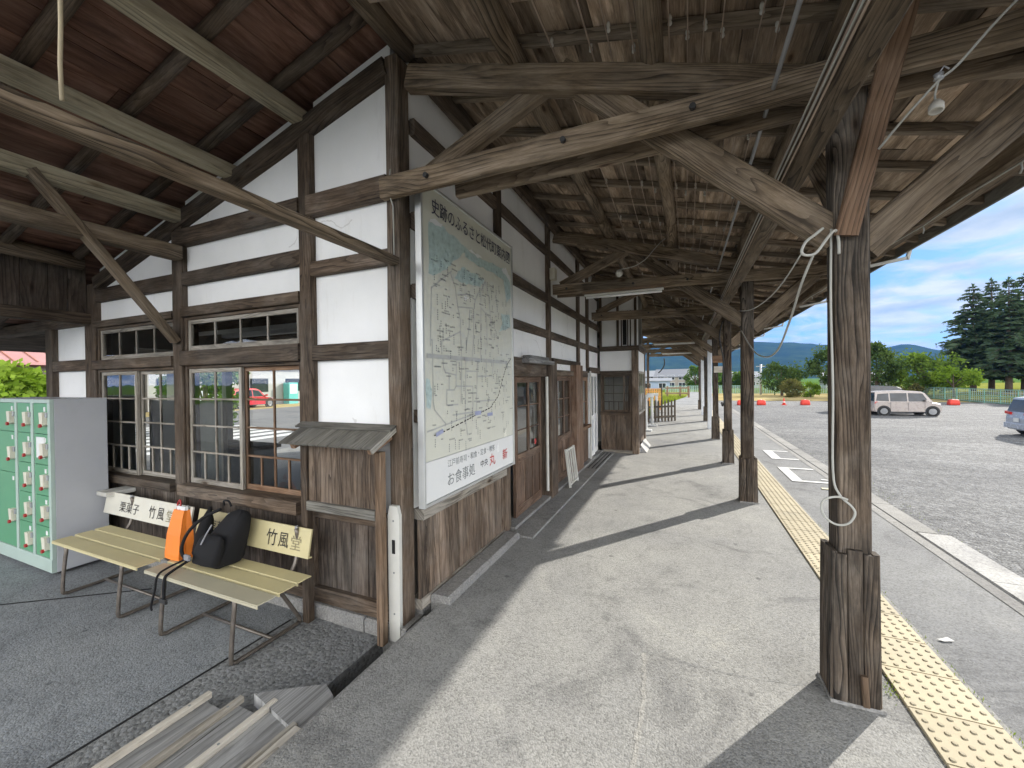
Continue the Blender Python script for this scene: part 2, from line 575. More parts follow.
def asphalt(name, base, tone=(1, 1, 1), speck=0.5, scale=1.0, warm=0.0, bstr=0.48, cracks=False):
    m, t, b = new_mat(name)
    obj = t.nodes.new('ShaderNodeTexCoord').outputs['Object']
    big = noise_n(t, obj, 0.55*scale, 6, 0.62, 0.4)
    mid = noise_n(t, obj, 5*scale, 5, 0.6)
    fine = noise_n(t, obj, 120*scale, 3, 0.6)
    vo = t.nodes.new('ShaderNodeTexVoronoi'); vo.inputs['Scale'].default_value = 115*scale
    t.links.new(obj, vo.inputs['Vector'])
    sp = t.nodes.new('ShaderNodeSeparateColor'); t.links.new(vo.outputs['Color'], sp.inputs[0])
    k = mathn(t, 'ADD', mathn(t, 'MULTIPLY', sp.outputs[0], 0.5*speck), mathn(t, 'ADD', mathn(t, 'MULTIPLY', fine, 0.55), mathn(t, 'MULTIPLY', mid, 0.22)))
    lo, hi = base*0.42, base*1.42
    c = ramp(t, k, [(0.25, tuple(lo*x for x in tone)), (0.52, tuple(base*x for x in tone)), (0.85, tuple(hi*x for x in tone))])
    c = mul_color(t, c, ramp(t, big, [(0.3, (0.78, 0.78, 0.79)), (0.65, (1.1, 1.09, 1.05))]))
    stn = noise_n(t, mapping(t, obj, (1, 1, 1), loc=(5, 2, 0)), 1.4*scale, 8, 0.72, 0.8)
    c = mul_color(t, c, ramp(t, stn, [(0.34, (0.62, 0.62, 0.635)), (0.47, (0.98, 0.98, 0.98)), (0.60, (1, 1, 1)), (0.72, (1.2, 1.19, 1.15))]))
    spt = t.nodes.new('ShaderNodeTexVoronoi'); spt.inputs['Scale'].default_value = 2.6
    t.links.new(obj, spt.inputs['Vector'])
    c = mul_color(t, c, ramp(t, spt.outputs['Distance'], [(0.035, (0.55, 0.55, 0.56)), (0.06, (1, 1, 1))]))
    if cracks:
        ck = t.nodes.new('ShaderNodeTexVoronoi'); ck.feature = 'DISTANCE_TO_EDGE'; ck.inputs['Scale'].default_value = 0.55
        dn = t.nodes.new('ShaderNodeTexNoise'); dn.inputs['Scale'].default_value = 2.5; dn.inputs['Detail'].default_value = 6
        t.links.new(obj, dn.inputs['Vector'])
        t.links.new(mix_color(t, 0.22, obj, dn.outputs['Color']), ck.inputs['Vector'])
        msk = mathn(t, 'MULTIPLY', mathn(t, 'LESS_THAN', ck.outputs['Distance'], 0.004), mathn(t, 'GREATER_THAN', noise_n(t, obj, 0.5, 2), 0.52))
        c = mix_color(t, mathn(t, 'MULTIPLY', msk, 0.55), c, (0.05, 0.05, 0.05))
    t.links.new(c, b.inputs['Base Color'])
    b.inputs['Roughness'].default_value = 0.88
    b.inputs['Specular IOR Level'].default_value = 0.3
    bump(t, b, mathn(t, 'ADD', mathn(t, 'MULTIPLY', vo.outputs['Distance'], -0.7), mathn(t, 'ADD', fine, mathn(t, 'MULTIPLY', mid, 0.6))), bstr, 0.006)
    return m
M['asphalt'] = asphalt('asphalt_platform', 0.285, (1.0, 1.0, 0.97))
M['asphalt_pale'] = asphalt('asphalt_pale', 0.33, (1.0, 0.985, 0.93))
M['asphalt_edge'] = asphalt('asphalt_edge', 0.225, (0.97, 0.99, 1.01))
M['asphalt_dark'] = asphalt('asphalt_porch', 0.25, (0.94, 1.0, 1.06), speck=0.55, scale=0.9, bstr=0.5)
M['asphalt_rough'] = asphalt('asphalt_rough', 0.20, (0.97, 1.0, 1.02), speck=0.8, scale=0.45, bstr=1.0)
M['street'] = asphalt('asphalt_street', 0.16, (1, 1, 1.02), cracks=False)
M['concrete'] = asphalt('concrete', 0.33, (1, 0.985, 0.95), speck=0.15, scale=0.7, bstr=0.3)
M['concrete_white'] = asphalt('concrete_white', 0.50, (1, 0.99, 0.97), speck=0.12, scale=0.6, bstr=0.3)
M['stone_dark'] = asphalt('stone_dark', 0.33, (1, 0.99, 0.96), speck=0.2, scale=0.6, bstr=0.4)

def gravel():
    m, t, b = new_mat('gravel_lot')
    obj = t.nodes.new('ShaderNodeTexCoord').outputs['Object']
    vo = t.nodes.new('ShaderNodeTexVoronoi'); vo.inputs['Scale'].default_value = 34
    t.links.new(obj, vo.inputs['Vector'])
    v2 = t.nodes.new('ShaderNodeTexVoronoi'); v2.inputs['Scale'].default_value = 9
    t.links.new(obj, v2.inputs['Vector'])
    sp = t.nodes.new('ShaderNodeSeparateColor'); t.links.new(vo.outputs['Color'], sp.inputs[0])
    s2 = t.nodes.new('ShaderNodeSeparateColor'); t.links.new(v2.outputs['Color'], s2.inputs[0])
    tr = noise_n(t, mapping(t, obj, (0.35, 1.3, 1), rot=(0, 0, 0.5)), 1.0, 6, 0.62, 0.6)
    k = mathn(t, 'ADD', mathn(t, 'MULTIPLY', sp.outputs[0], 0.38), mathn(t, 'ADD', mathn(t, 'MULTIPLY', s2.outputs[1], 0.2), mathn(t, 'ADD', mathn(t, 'MULTIPLY', tr, 0.5), 0.02)))
    c = ramp(t, k, [(0.18, (0.036, 0.037, 0.038)), (0.5, (0.108, 0.108, 0.109)), (0.90, (0.28, 0.28, 0.278))])
    big = noise_n(t, obj, 0.12, 6, 0.65, 0.3)
    c = mul_color(t, c, ramp(t, big, [(0.36, (0.74, 0.745, 0.76)), (0.60, (1.12, 1.12, 1.10))]))
    t.links.new(c, b.inputs['Base Color'])
    b.inputs['Roughness'].default_value = 0.9
    bump(t, b, mathn(t, 'SUBTRACT', tr, mathn(t, 'ADD', vo.outputs['Distance'], v2.outputs['Distance'])), 0.9, 0.03)
    return m
M['gravel'] = gravel()

def ground_mat(name, c1, c2, c3, scale=1.0):
    m, t, b = new_mat(name)
    obj = t.nodes.new('ShaderNodeTexCoord').outputs['Object']
    a = noise_n(t, obj, 0.25*scale, 7, 0.68, 0.4)
    f = noise_n(t, obj, 9*scale, 5, 0.7)
    k = mathn(t, 'ADD', mathn(t, 'MULTIPLY', a, 0.6), mathn(t, 'MULTIPLY', f, 0.4))
    c = ramp(t, k, [(0.36, c1), (0.5, c2), (0.64, c3)])
    t.links.new(c, b.inputs['Base Color'])
    b.inputs['Roughness'].default_value = 1.0
    b.inputs['Specular IOR Level'].default_value = 0.0
    bump(t, b, f, 0.8, 0.05)
    return m
M['field'] = ground_mat('field_green', (0.045, 0.085, 0.02), (0.075, 0.14, 0.03), (0.13, 0.19, 0.045), 0.3)
M['grass_ground'] = ground_mat('grass_ground', (0.11, 0.13, 0.022), (0.19, 0.205, 0.045), (0.27, 0.265, 0.08))
M['dry_grass'] = ground_mat('dry_grass', (0.24, 0.19, 0.09), (0.36, 0.29, 0.14), (0.42, 0.37, 0.22))
M['pink_ground'] = ground_mat('garden_ground', (0.30, 0.25, 0.18), (0.45, 0.36, 0.27), (0.5, 0.45, 0.36))
M['hill'] = ground_mat('hill_forest', (0.010, 0.022, 0.008), (0.022, 0.042, 0.013), (0.045, 0.07, 0.02), 0.045)

def leaf_mat(name, c1, c2, c3, trans=0.35):
    m, t, b = new_mat(name)
    t.nodes.remove(b)
    o = t.nodes['Material Output']
    obj = t.nodes.new('ShaderNodeTexCoord').outputs['Object']
    n = noise_n(t, obj, 0.9, 4, 0.6)
    at = t.nodes.new('ShaderNodeAttribute'); at.attribute_name = 'tint'
    sp = t.nodes.new('ShaderNodeSeparateColor'); t.links.new(at.outputs['Color'], sp.inputs[0])
    k = mathn(t, 'ADD', mathn(t, 'MULTIPLY', n, 0.5), mathn(t, 'MULTIPLY', sp.outputs[0], 0.5))
    c = ramp(t, k, [(0.4, c1), (0.72, c2), (0.98, c3)])
    d = t.nodes.new('ShaderNodeBsdfDiffuse'); tr = t.nodes.new('ShaderNodeBsdfTranslucent')
    t.links.new(c, d.inputs[0])
    t.links.new(mix_color(t, 1.0, c, (1.15, 1.2, 0.7), 'MULTIPLY'), tr.inputs[0])
    mx_ = t.nodes.new('ShaderNodeMixShader'); mx_.inputs[0].default_value = trans
    t.links.new(d.outputs[0], mx_.inputs[1]); t.links.new(tr.outputs[0], mx_.inputs[2])
    t.links.new(mx_.outputs[0], o.inputs[0])
    return m
M['leaf_cedar'] = leaf_mat('leaf_cedar', (0.034, 0.060, 0.036), (0.062, 0.098, 0.058), (0.10, 0.14, 0.085), 0.25)
M['leaf_pine'] = leaf_mat('leaf_pine', (0.03, 0.058, 0.02), (0.06, 0.098, 0.03), (0.095, 0.135, 0.045), 0.2)
M['leaf_green'] = leaf_mat('leaf_green', (0.035, 0.075, 0.015), (0.07, 0.13, 0.025), (0.12, 0.19, 0.04))
M['leaf_mid'] = leaf_mat('leaf_mid', (0.06, 0.105, 0.02), (0.11, 0.175, 0.032), (0.17, 0.245, 0.05), 0.4)
M['leaf_bright'] = leaf_mat('leaf_bright', (0.09, 0.15, 0.018), (0.16, 0.25, 0.03), (0.24, 0.33, 0.06), 0.45)
M['leaf_dry'] = leaf_mat('leaf_dry', (0.06, 0.06, 0.02), (0.11, 0.11, 0.04), (0.17, 0.16, 0.07))
M['grass_blade'] = leaf_mat('grass_blade', (0.09, 0.14, 0.02), (0.17, 0.22, 0.035), (0.28, 0.30, 0.07), 0.4)
M['bark'] = plain('bark', (0.10, 0.075, 0.055), 0.9, var=0.35, scale=5, bstr=0.8)

def glass(name, tint=(0.93, 0.96, 0.95), refl=1.0):
    m, t, b = new_mat(name)
    t.nodes.remove(b)
    o = t.nodes['Material Output']
    tr = t.nodes.new('ShaderNodeBsdfTransparent'); tr.inputs[0].default_value = (*tint, 1)
    gl = t.nodes.new('ShaderNodeBsdfGlossy'); gl.inputs['Roughness'].default_value = 0.015
    fr = t.nodes.new('ShaderNodeFresnel'); fr.inputs['IOR'].default_value = 1.52
    obj = t.nodes.new('ShaderNodeTexCoord').outputs['Object']
    bp = t.nodes.new('ShaderNodeBump'); bp.inputs['Strength'].default_value = 0.06; bp.inputs['Distance'].default_value = 0.02
    t.links.new(noise_n(t, obj, 3.0, 2), bp.inputs['Height'])
    t.links.new(bp.outputs[0], gl.inputs['Normal'])
    mx_ = t.nodes.new('ShaderNodeMixShader')
    t.links.new(mathn(t, 'MULTIPLY', fr.outputs[0], 1.7*refl), mx_.inputs[0])
    t.links.new(tr.outputs[0], mx_.inputs[1]); t.links.new(gl.outputs[0], mx_.inputs[2])
    t.links.new(mx_.outputs[0], o.inputs[0])
    return m
M['glass'] = glass('window_glass')
def car_glass(name):
    m, t, b = new_mat(name)
    b.inputs['Base Color'].default_value = (0.02, 0.024, 0.028, 1)
    b.inputs['Roughness'].default_value = 0.05
    n = noise_n(t, t.nodes.new('ShaderNodeTexCoord').outputs['Object'], 2, 2)
    t.links.new(ramp(t, n, [(0.3, (0.015, 0.018, 0.02)), (0.7, (0.035, 0.042, 0.05))]), b.inputs['Base Color'])
    return m
M['car_glass'] = car_glass('car_glass')
M['dirty_white'] = plain('white_enamel', (0.55, 0.545, 0.50), 0.5, var=0.08, dirt=(0.35, 0.31, 0.24))
M['white_paint'] = plain('white_paint', (0.76, 0.76, 0.74), 0.6, var=0.08, dirt=(0.42, 0.40, 0.36))
M['road_paint'] = plain('road_paint', (0.58, 0.58, 0.57), 0.8, var=0.2, scale=30, dirt=(0.33, 0.33, 0.32))
M['road_paint_yellow'] = plain('road_paint_worn', (0.60, 0.56, 0.38), 0.8, var=0.2, scale=30, dirt=(0.33, 0.33, 0.30))
M['cable'] = plain('cable_white', (0.40, 0.40, 0.365), 0.55, var=0.1)
M['wire'] = plain('wire_pale', (0.36, 0.28, 0.22), 0.6, var=0.2)
M['wire_dark'] = plain('wire_dark', (0.03, 0.03, 0.03), 0.6)
M['porcelain'] = plain('porcelain', (0.55, 0.53, 0.48), 0.25, var=0.05)
M['string'] = plain('string', (0.45, 0.38, 0.26), 0.9, var=0.15)
M['locker_grey'] = plain('locker_grey', (0.42, 0.43, 0.45), 0.42, var=0.05, scale=2.0, dirt=(0.30, 0.30, 0.30))
M['locker_green'] = plain('locker_green', (0.10, 0.29, 0.155), 0.40, var=0.06, scale=3)
M['locker_frame'] = plain('locker_frame', (0.38, 0.47, 0.42), 0.4, var=0.05)
M['cream'] = plain('cream_plastic', (0.62, 0.59, 0.48), 0.4)
M['red'] = plain('red_plastic', (0.36, 0.03, 0.028), 0.4, var=0.1)
M['orange_red'] = plain('orange_plastic', (0.62, 0.05, 0.03), 0.5, var=0.1)
M['orange_bag'] = plain('orange_paper', (0.80, 0.22, 0.03), 0.55, var=0.06, scale=9, bstr=0.15)
M['bag_black'] = plain('black_nylon', (0.007, 0.007, 0.008), 0.9, var=0.3, scale=20, bstr=0.3)
M['bag_grey'] = plain('grey_trim', (0.25, 0.25, 0.26), 0.5)
M['bench_yellow'] = plain('bench_yellow', (0.54, 0.475, 0.265), 0.5, var=0.06, dirt=(0.50, 0.44, 0.27))
M['bench_cream'] = plain('bench_cream', (0.44, 0.41, 0.30), 0.5, var=0.06, dirt=(0.45, 0.41, 0.30))
M['bench_white'] = plain('bench_white', (0.60, 0.58, 0.50), 0.5, var=0.06, dirt=(0.50, 0.46, 0.36))
M['bench_tube'] = plain('bench_tube', (0.16, 0.14, 0.12), 0.45, metal=0.6, var=0.25, scale=20)
M['ink_faded'] = plain('ink_faded', (0.24, 0.21, 0.12), 0.6)
M['ink'] = plain('ink', (0.025, 0.022, 0.02), 0.6)
M['ink_navy'] = plain('ink_navy', (0.045, 0.045, 0.085), 0.55)
M['ink_grey'] = plain('ink_grey', (0.20, 0.22, 0.22), 0.6)
M['ink_red'] = plain('ink_red', (0.55, 0.10, 0.09), 0.6)
M['ink_green'] = plain('ink_green', (0.10, 0.20, 0.17), 0.6)
M['map_cream'] = plain('map_cream', (0.64, 0.645, 0.56), 0.24, var=0.05, scale=1.4, spec=0.5)
M['map_white'] = plain('map_white', (0.74, 0.75, 0.74), 0.24, var=0.03, scale=2)
M['map_teal'] = plain('map_teal', (0.42, 0.53, 0.515), 0.3, var=0.14, scale=25)
M['map_road'] = plain('map_road', (0.43, 0.44, 0.42), 0.35)
M['map_blue'] = plain('map_blue', (0.33, 0.36, 0.52), 0.35)
M['alu'] = plain('alu_frame', (0.50, 0.51, 0.50), 0.4, metal=0.5, var=0.06)
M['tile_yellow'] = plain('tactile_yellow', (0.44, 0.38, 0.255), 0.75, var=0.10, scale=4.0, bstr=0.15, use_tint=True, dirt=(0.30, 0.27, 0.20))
M['dark_hole'] = plain('dark_void', (0.012, 0.012, 0.012), 0.9)
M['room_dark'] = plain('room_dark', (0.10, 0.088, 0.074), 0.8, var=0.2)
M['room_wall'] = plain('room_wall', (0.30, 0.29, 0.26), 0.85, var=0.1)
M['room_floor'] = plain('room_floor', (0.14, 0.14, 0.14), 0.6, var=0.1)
M['car_beige'] = plain('car_beige', (0.36, 0.315, 0.29), 0.28, var=0.02, spec=0.6)
M['car_black'] = plain('car_black', (0.02, 0.02, 0.024), 0.2, var=0.02, spec=0.6)
M['car_silver'] = plain('car_silver', (0.42, 0.46, 0.53), 0.26, metal=0.2, var=0.02, spec=0.6)
M['car_red'] = plain('car_red', (0.40, 0.02, 0.03), 0.25, var=0.02, spec=0.6)
M['tyre'] = plain('tyre', (0.018, 0.018, 0.018), 0.85)
M['rim'] = plain('rim', (0.24, 0.245, 0.25), 0.35, metal=0.6)
M['lamp_clear'] = plain('lamp_clear', (0.75, 0.76, 0.78), 0.15)
M['lamp_red'] = plain('lamp_red', (0.55, 0.02, 0.02), 0.2)
M['trim_dark'] = plain('trim_dark', (0.03, 0.03, 0.03), 0.6)
M['fence_green'] = plain('fence_green', (0.16, 0.32, 0.26), 0.5, var=0.1)
M['net_green'] = plain('net_green', (0.33, 0.46, 0.42), 0.7, var=0.15, scale=2)
M['net_orange'] = plain('net_orange', (0.80, 0.36, 0.12), 0.7, var=0.15, scale=3)
M['roof_grey'] = plain('roof_grey', (0.20, 0.205, 0.22), 0.5, var=0.1)
M['roof_pale'] = plain('roof_pale', (0.24, 0.25, 0.27), 0.5, var=0.1)
M['roof_red'] = plain('roof_red', (0.36, 0.19, 0.18), 0.5, var=0.10, scale=2)
M['roof_brown'] = plain('roof_brown', (0.30, 0.13, 0.09), 0.7, var=0.15)
M['house_wall'] = plain('house_wall', (0.33, 0.33, 0.32), 0.85, var=0.06, scale=1)
M['house_tan'] = plain('house_tan', (0.33, 0.29, 0.25), 0.85, var=0.08, scale=1)
M['house_blue'] = plain('house_blue', (0.30, 0.36, 0.46), 0.8, var=0.08, scale=1)
M['steel'] = plain('steel', (0.36, 0.37, 0.38), 0.45, metal=0.5)
M['galv'] = plain('galvanised', (0.62, 0.64, 0.66), 0.4, metal=0.3)
M['teal_box'] = plain('teal_box', (0.10, 0.38, 0.36), 0.5)
M['tube_light'] = plain('lamp_tube', (0.82, 0.82, 0.80), 0.3)

M['screen_grey'] = plain('screen_grey', (0.10, 0.11, 0.10), 0.5, var=0.25, scale=3)
# ------------------------------------------------------------------ ground and setting
def sheet(name, pts, mat, skirt=0.0):
    mb = MB()
    poly(mb, pts)
    if skirt:
        n = len(pts)
        for i in range(n):
            a, b = V(pts[i]), V(pts[(i+1) % n])
            poly(mb, [b, a, a-Z_*skirt, b-Z_*skirt])
    return struct(mb.build(name, mat))

def rect(name, x0, x1, y0, y1, z, mat, skirt=0.0):
    return sheet(name, [(x0, y0, z), (x1, y0, z), (x1, y1, z), (x0, y1, z)], mat, skirt)

LOT = -0.95
rect('ground', -9000, 9000, -9000, 9000, -1.30, M['field'])
rect('parking_lot', 2.2, 60, -60, 51, LOT, M['gravel'], 0.3)
rect('lot_far_ground', -2.0, 24.9, 51, 78, LOT+0.004, M['dry_grass'], 0.3)
rect('platform', -1.58, 2.08, -31, 26, 0.0, M['asphalt'], 0.36)
sheet('platform_path', [(-1.2, 26, -0.004), (2.0, 26, -0.004), (2.6, 52, -0.004), (0.6, 52, -0.004), (0.2, 38, -0.004)], M['asphalt_edge'], 0.9)
rect('platform_edge_surface', 0.972, 2.08, -31, 26, 0.004, M['asphalt_edge'])
# platform coping and its white repaired stretch
mb = MB()
for i in range(58):
    y = -31+i+0.2
    if 1.0 <= y < 5.2:
        continue
    box(mb, 2.081, 2.28, y+0.006, y+0.994, -0.9, 0.012, 0.01, RND.uniform(0.9, 1.08), 'y')
struct(mb.build('platform_coping', M['concrete']))
mb = MB()
for i in range(4):
    y = 1.0+i*1.04
    box(mb, 2.081, 2.345, y+0.004, y+1.036, -0.9, 0.02, 0.012, 1.0, 'y')
struct(mb.build('white_coping', M['concrete_white']))
rect('coping_seam', 1.985, 2.078, -31, 26, 0.008, M['concrete'])
rect('forecourt', -40, -1.606, -40, -3.004, -0.15, M['asphalt_edge'], 0.3)
# porch floor, rough strip, drain slot
rect('porch_floor', -10, -2.62, -3.0, 2.6, -0.15, M['asphalt_dark'], 0.3)
sheet('porch_floor_strip', [(-2.62, -3, -0.152), (-1.86, -3, -0.152), (-1.86, 2.6, -0.152), (-2.62, 2.6, -0.152)], M['asphalt_rough'], 0.3)
rect('drain_bottom', -1.9, -1.55, -3, 2.4, -0.36, M['stone_dark'])
mb = MB(); box(mb, -1.605, -1.575, -31, 2.2, -0.36, -0.006, 0.004, 1.0, 'y'); struct(mb.build('drain_wall', M['stone_dark']))
mb = MB(); box(mb, -2.625, -2.610, -3, 2.0, -0.16, -0.149, 0.001, 1.0, 'y'); struct(mb.build('floor_joint', M['dark_hole']))
mb = MB(); beam(mb, (-4.1, 1.86, -0.15), (-5.6, 0.78, -0.15), 0.018, 0.004, seg=1, wob=0); struct(mb.build('floor_groove', M['dark_hole']))
# kerb stones and gutter along the wall foot
mb = MB()
y = 2.36
for ln in (0.62, 0.66):
    box(mb, -1.66, -1.50, y, y+ln-0.01, -0.1, 0.055, 0.018, RND.uniform(.9, 1.1), 'y'); y += ln
struct(mb.build('wall_kerb', M['concrete']))
mb = MB()
y = 3.66
while y < 8.6:
    ln = RND.choice((0.6, 0.45, 0.75))
    ln = min(ln, 8.66-y)
    tn = RND.uniform(0.65, 1.15)
    box(mb, -1.60, -1.37, y, y+ln-0.012, -0.1, 0.018, 0.006, tn, 'y')
    y += ln
struct(mb.build('gutter_stones', M['stone_dark']))
mb = MB()
y = 3.78
while y < 8.6:
    ln = min(0.92, 8.66-y)
    box(mb, -1.80, -1.605, y, y+ln-0.008, -0.1, 0.042, 0.008, RND.uniform(.85, 1.1), 'y')
    y += 0.92
struct(mb.build('door_sill_stones', M['concrete']))
mb = MB()
for k in range(3):
    x = -1.56+k*0.07
    box(mb, x, x+0.018, 6.9, 8.5, 0.018, 0.022, 0.001, 1, 'y')
struct(mb.build('gutter_grooves', M['dark_hole']))

# tactile strip: one tile about 0.3 m, raised domes
mb = MB(); md = MB()
y = -1.2; k = 0
TX0, TX1 = 0.945, 1.268
def tile_tone(k, y):
    return 0.98+0.05*math.sin(k*1.7)+(0.0 if y < 4.3 else 0.04)
while y < 25.6:
    worn = 4.4 < y < 5.6
    tn = RND.uniform(0.93, 1.06)
    box(mb, TX0, TX1, y+0.004, y+0.298, -0.05, 0.012, 0.003, tn*(0.9 if worn else 1.0), 'y')
    if y < 13:
        for i in range(6):
            for j in range(6):
                cx_, cy_ = TX0+0.03+i*0.0526, y+0.026+j*0.05
                ns = 8 if y < 6 else 5
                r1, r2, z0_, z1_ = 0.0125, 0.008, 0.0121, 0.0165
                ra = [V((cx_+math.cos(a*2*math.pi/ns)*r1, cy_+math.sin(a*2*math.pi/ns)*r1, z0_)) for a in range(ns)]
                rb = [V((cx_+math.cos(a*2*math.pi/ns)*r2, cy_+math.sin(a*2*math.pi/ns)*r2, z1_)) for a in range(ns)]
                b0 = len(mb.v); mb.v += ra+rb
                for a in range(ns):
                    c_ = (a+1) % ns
                    mb.face([b0+a, b0+c_, b0+ns+c_, b0+ns+a], [(0, 0)]*4, tn*0.52)  # dome sides darker: dirt, plus the dots' shadow put into the tint
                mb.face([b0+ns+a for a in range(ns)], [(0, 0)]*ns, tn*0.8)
    y += 0.302; k += 1
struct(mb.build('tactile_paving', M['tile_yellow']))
rect('tactile_seam', TX1-0.004, TX1+0.022, -1.2, 25.6, 0.008, M['stone_dark'])

# painted marks at the platform edge
def paint_frame(name, x0, x1, y0, y1, wd, z, mat):
    mb = MB()
    quad_sheet(mb, x0, x0+wd*1.6, y0, y1, z)
    quad_sheet(mb, x0+wd*1.6, x1, y0, y0+wd, z)
    quad_sheet(mb, x0+wd*1.6, x1, y1-wd, y1, z)
    return struct(mb.build(name, mat))
paint_frame('painted_waiting_mark', 1.47, 1.97, 7.10, 8.15, 0.09, 0.012, M['road_paint'])
paint_frame('painted_waiting_mark_far', 1.53, 1.97, 8.95, 9.95, 0.10, 0.012, M['road_paint'])
rect('painted_stroke', 1.74, 2.05, 6.72, 6.80, 0.014, M['road_paint_yellow'])
rect('painted_stroke_seam', 1.88, 2.07, 7.30, 7.36, 0.014, M['road_paint'])
mb = MB()
poly(mb, [(1.345, 3.115, 0.012), (1.372, 3.10, 0.012), (1.43, 3.125, 0.012), (1.412, 3.16, 0.012), (1.375, 3.13, 0.012)])
struct(mb.build('paint_fleck', M['road_paint']))
# long crack across the asphalt
def crack(name, pts, wd, mat):
    mb = MB()
    q = []
    for (a, b) in zip(pts[:-1], pts[1:]):
        for k in range(14):
            t = k/14
            q.append(V(a).lerp(V(b), t)+V((RND.uniform(-.006, .006), RND.uniform(-.008, .008), 0)))
    q.append(V(pts[-1]))
    for i in range(len(q)-1):
        d = (q[i+1]-q[i]).normalized(); s = V((-d.y, d.x, 0))
        w1 = wd*RND.uniform(0.3, 1); w2 = wd*RND.uniform(0.3, 1)
        poly(mb, [q[i]-s*w1, q[i+1]-s*w2, q[i+1]+s*w2, q[i]+s*w1])
    return struct(mb.build(name, mat))
crack('pavement_crack', [(0.66, 2.44, 0.004), (0.30, 2.36, 0.004), (-0.02, 2.36, 0.004), (-0.25, 2.38, 0.004)], 0.0022, M['asphalt_rough'])
crack('pavement_ridge', [(-0.22, 2.36, 0.0012), (-0.19, 2.0, 0.0012), (-0.20, 1.2, 0.0012)], 0.016, M['asphalt_pale'])

# grass beyond the building
sheet('grass_verge', [(-9, 10.5, -0.03), (-1.35, 10.5, -0.03), (-1.2, 26, -0.03), (0.2, 38, -0.03), (0.5, 52, -0.03), (-9, 52, -0.03)], M['grass_ground'], 1.0)
sheet('garden_bed', [(-6, 17.5, -0.022), (-1.7, 17.5, -0.022), (-1.3, 23.5, -0.022), (-6, 23.5, -0.022)], M['pink_ground'])
# street in front of the station, seen through the windows
rect('street', -9.99, -6.85, 2.6, 60, -0.20, M['concrete'], 0.9)
rect('street_road', -80, -9.99, -3.01, 60, -0.21, M['street'], 0.9)
mb = MB()
for k in range(9):
    x = -12.4-k*0.95
    poly(mb, [(x, 5.6+0.15*k, -0.204), (x-0.5, 5.7+0.15*k, -0.204), (x-0.5, 10.6+0.12*k, -0.204), (x, 10.5+0.12*k, -0.204)])
struct(mb.build('street_crossing', M['road_paint']))
rect('street_verge', -31.9, -27.5, 12, 40, -0.19, M['dry_grass'], 0.05)

# blade grass on the verge and weeds in the seams
def blades(mb, n, fx, h, wd):
    for _ in range(n):
        p = fx()
        a = RND.uniform(0, 6.283)
        hh = h*RND.uniform(0.5, 1.3)
        s = V((math.cos(a), math.sin(a), 0))*wd
        tip = p+V((RND.uniform(-.4, .4)*hh, RND.uniform(-.4, .4)*hh, hh))
        b = len(mb.v); mb.v += [p-s, p+s, tip]
        mb.face([b, b+1, b+2], [(0, 0)]*3, RND.uniform(0.4, 1.3))
mb = MB()
def _gx():
    y = RND.uniform(13, 38)
    x1 = -1.3 if y < 26 else -1.3+1.5*(y-26)/12
    return V((x1-abs(RND.gauss(0, 1.6)), y, -0.03))
blades(mb, 6000, _gx, 0.22, 0.02)
o = mb.build('verge_grass', M['grass_blade']); o['kind'] = 'stuff'; tag(o, 'sunlit yellow green grass beside the far end of the platform', 'grass')
mb = MB()
def _wx():
    c = RND.choice([(2.40, 6.4, 0.06, 0.9, 0.06), (TX1+0.012, 2.9, 0.01, 0.45, 0.005), (TX1+0.012, 2.15, 0.01, 0.3, 0.005), (TX0-0.02, 2.55, 0.03, 0.05, 0.0), (TX1+0.012, 4.4, 0.008, 0.5, 0.005), (2.42, 9.0, 0.08, 1.5, 0.06)])
    return V((c[0]+RND.gauss(0, c[2]), c[1]+RND.gauss(0, c[3]), -0.02 if c[4] > 0.01 else 0.004))
blades(mb, 420, _wx, 0.016, 0.0025)
o = mb.build('seam_weeds', M['grass_blade']); o['kind'] = 'stuff'; tag(o, 'small weeds and moss growing in the seams of the platform edge', 'weeds')

# hills: a ridge with spurs, seen past the canopy
def elev(az):
    pts = [(-70, .05), (-45, .07), (-20, .082), (-3, .085), (5, .079), (10.5, .0735), (15, .064), (18.6, .047), (21.2, .056), (24, .043), (30, .036), (45, .03), (75, .03)]
    for (a, b), (c, d) in zip(pts[:-1], pts[1:]):
        if a <= az <= c:
            t = (az-a)/(c-a); t = t*t*(3-2*t)
            return b+(d-b)*t
    return .03
mb = MB()
na, nr = 260, 56
for i in range(na+1):
    az = -70+145*i/na
    a = math.radians(az)
    for j in range(nr+1):
        r = 1300+2900*(j/nr)
        t = (r-1400)/(2700-1400)
        if t < 0:
            hh = 0
        elif t < 1:
            hh = t*t*(3-2*t)
        else:
            hh = max(0.0, 1-(t-1)*1.0)
        x, y = math.sin(a)*r, math.cos(a)*r
        H = elev(az)*2700
        f = noise.fractal(V((x/420, y/420, 1.7)), 0.9, 2.1, 7)
        g = noise.fractal(V((x/1200, y/1200, 5.2)), 0.9, 2.0, 4)
        fine_ = noise.noise(V((x/28, y/28, 0)))*3.0+noise.noise(V((x/11, y/11, 3)))*2.0
        z = -1.2+H*hh*(1+0.16*f*(1.25-abs(hh-0.2))+0.08*g)+(fine_*min(1, hh*4) if hh > 0 else 0)-(2.0 if hh == 0 else 0)
        mb.v.append(V((x, y, z)))
for i in range(na):
    for j in range(nr):
        a = i*(nr+1)+j
        mb.face([a, a+nr+1, a+nr+2, a+1], None)
struct(mb.build('hills', M['hill'], smooth=True))
# ------------------------------------------------------------------ station building
YG = 2.12      # outer face of the posts in the end wall
XW = -1.67     # outer face of the posts in the platform wall
sb = thing('station_building', 'old timber framed station building with white plaster panels and board dado', 'building', (XW, YG, 0))

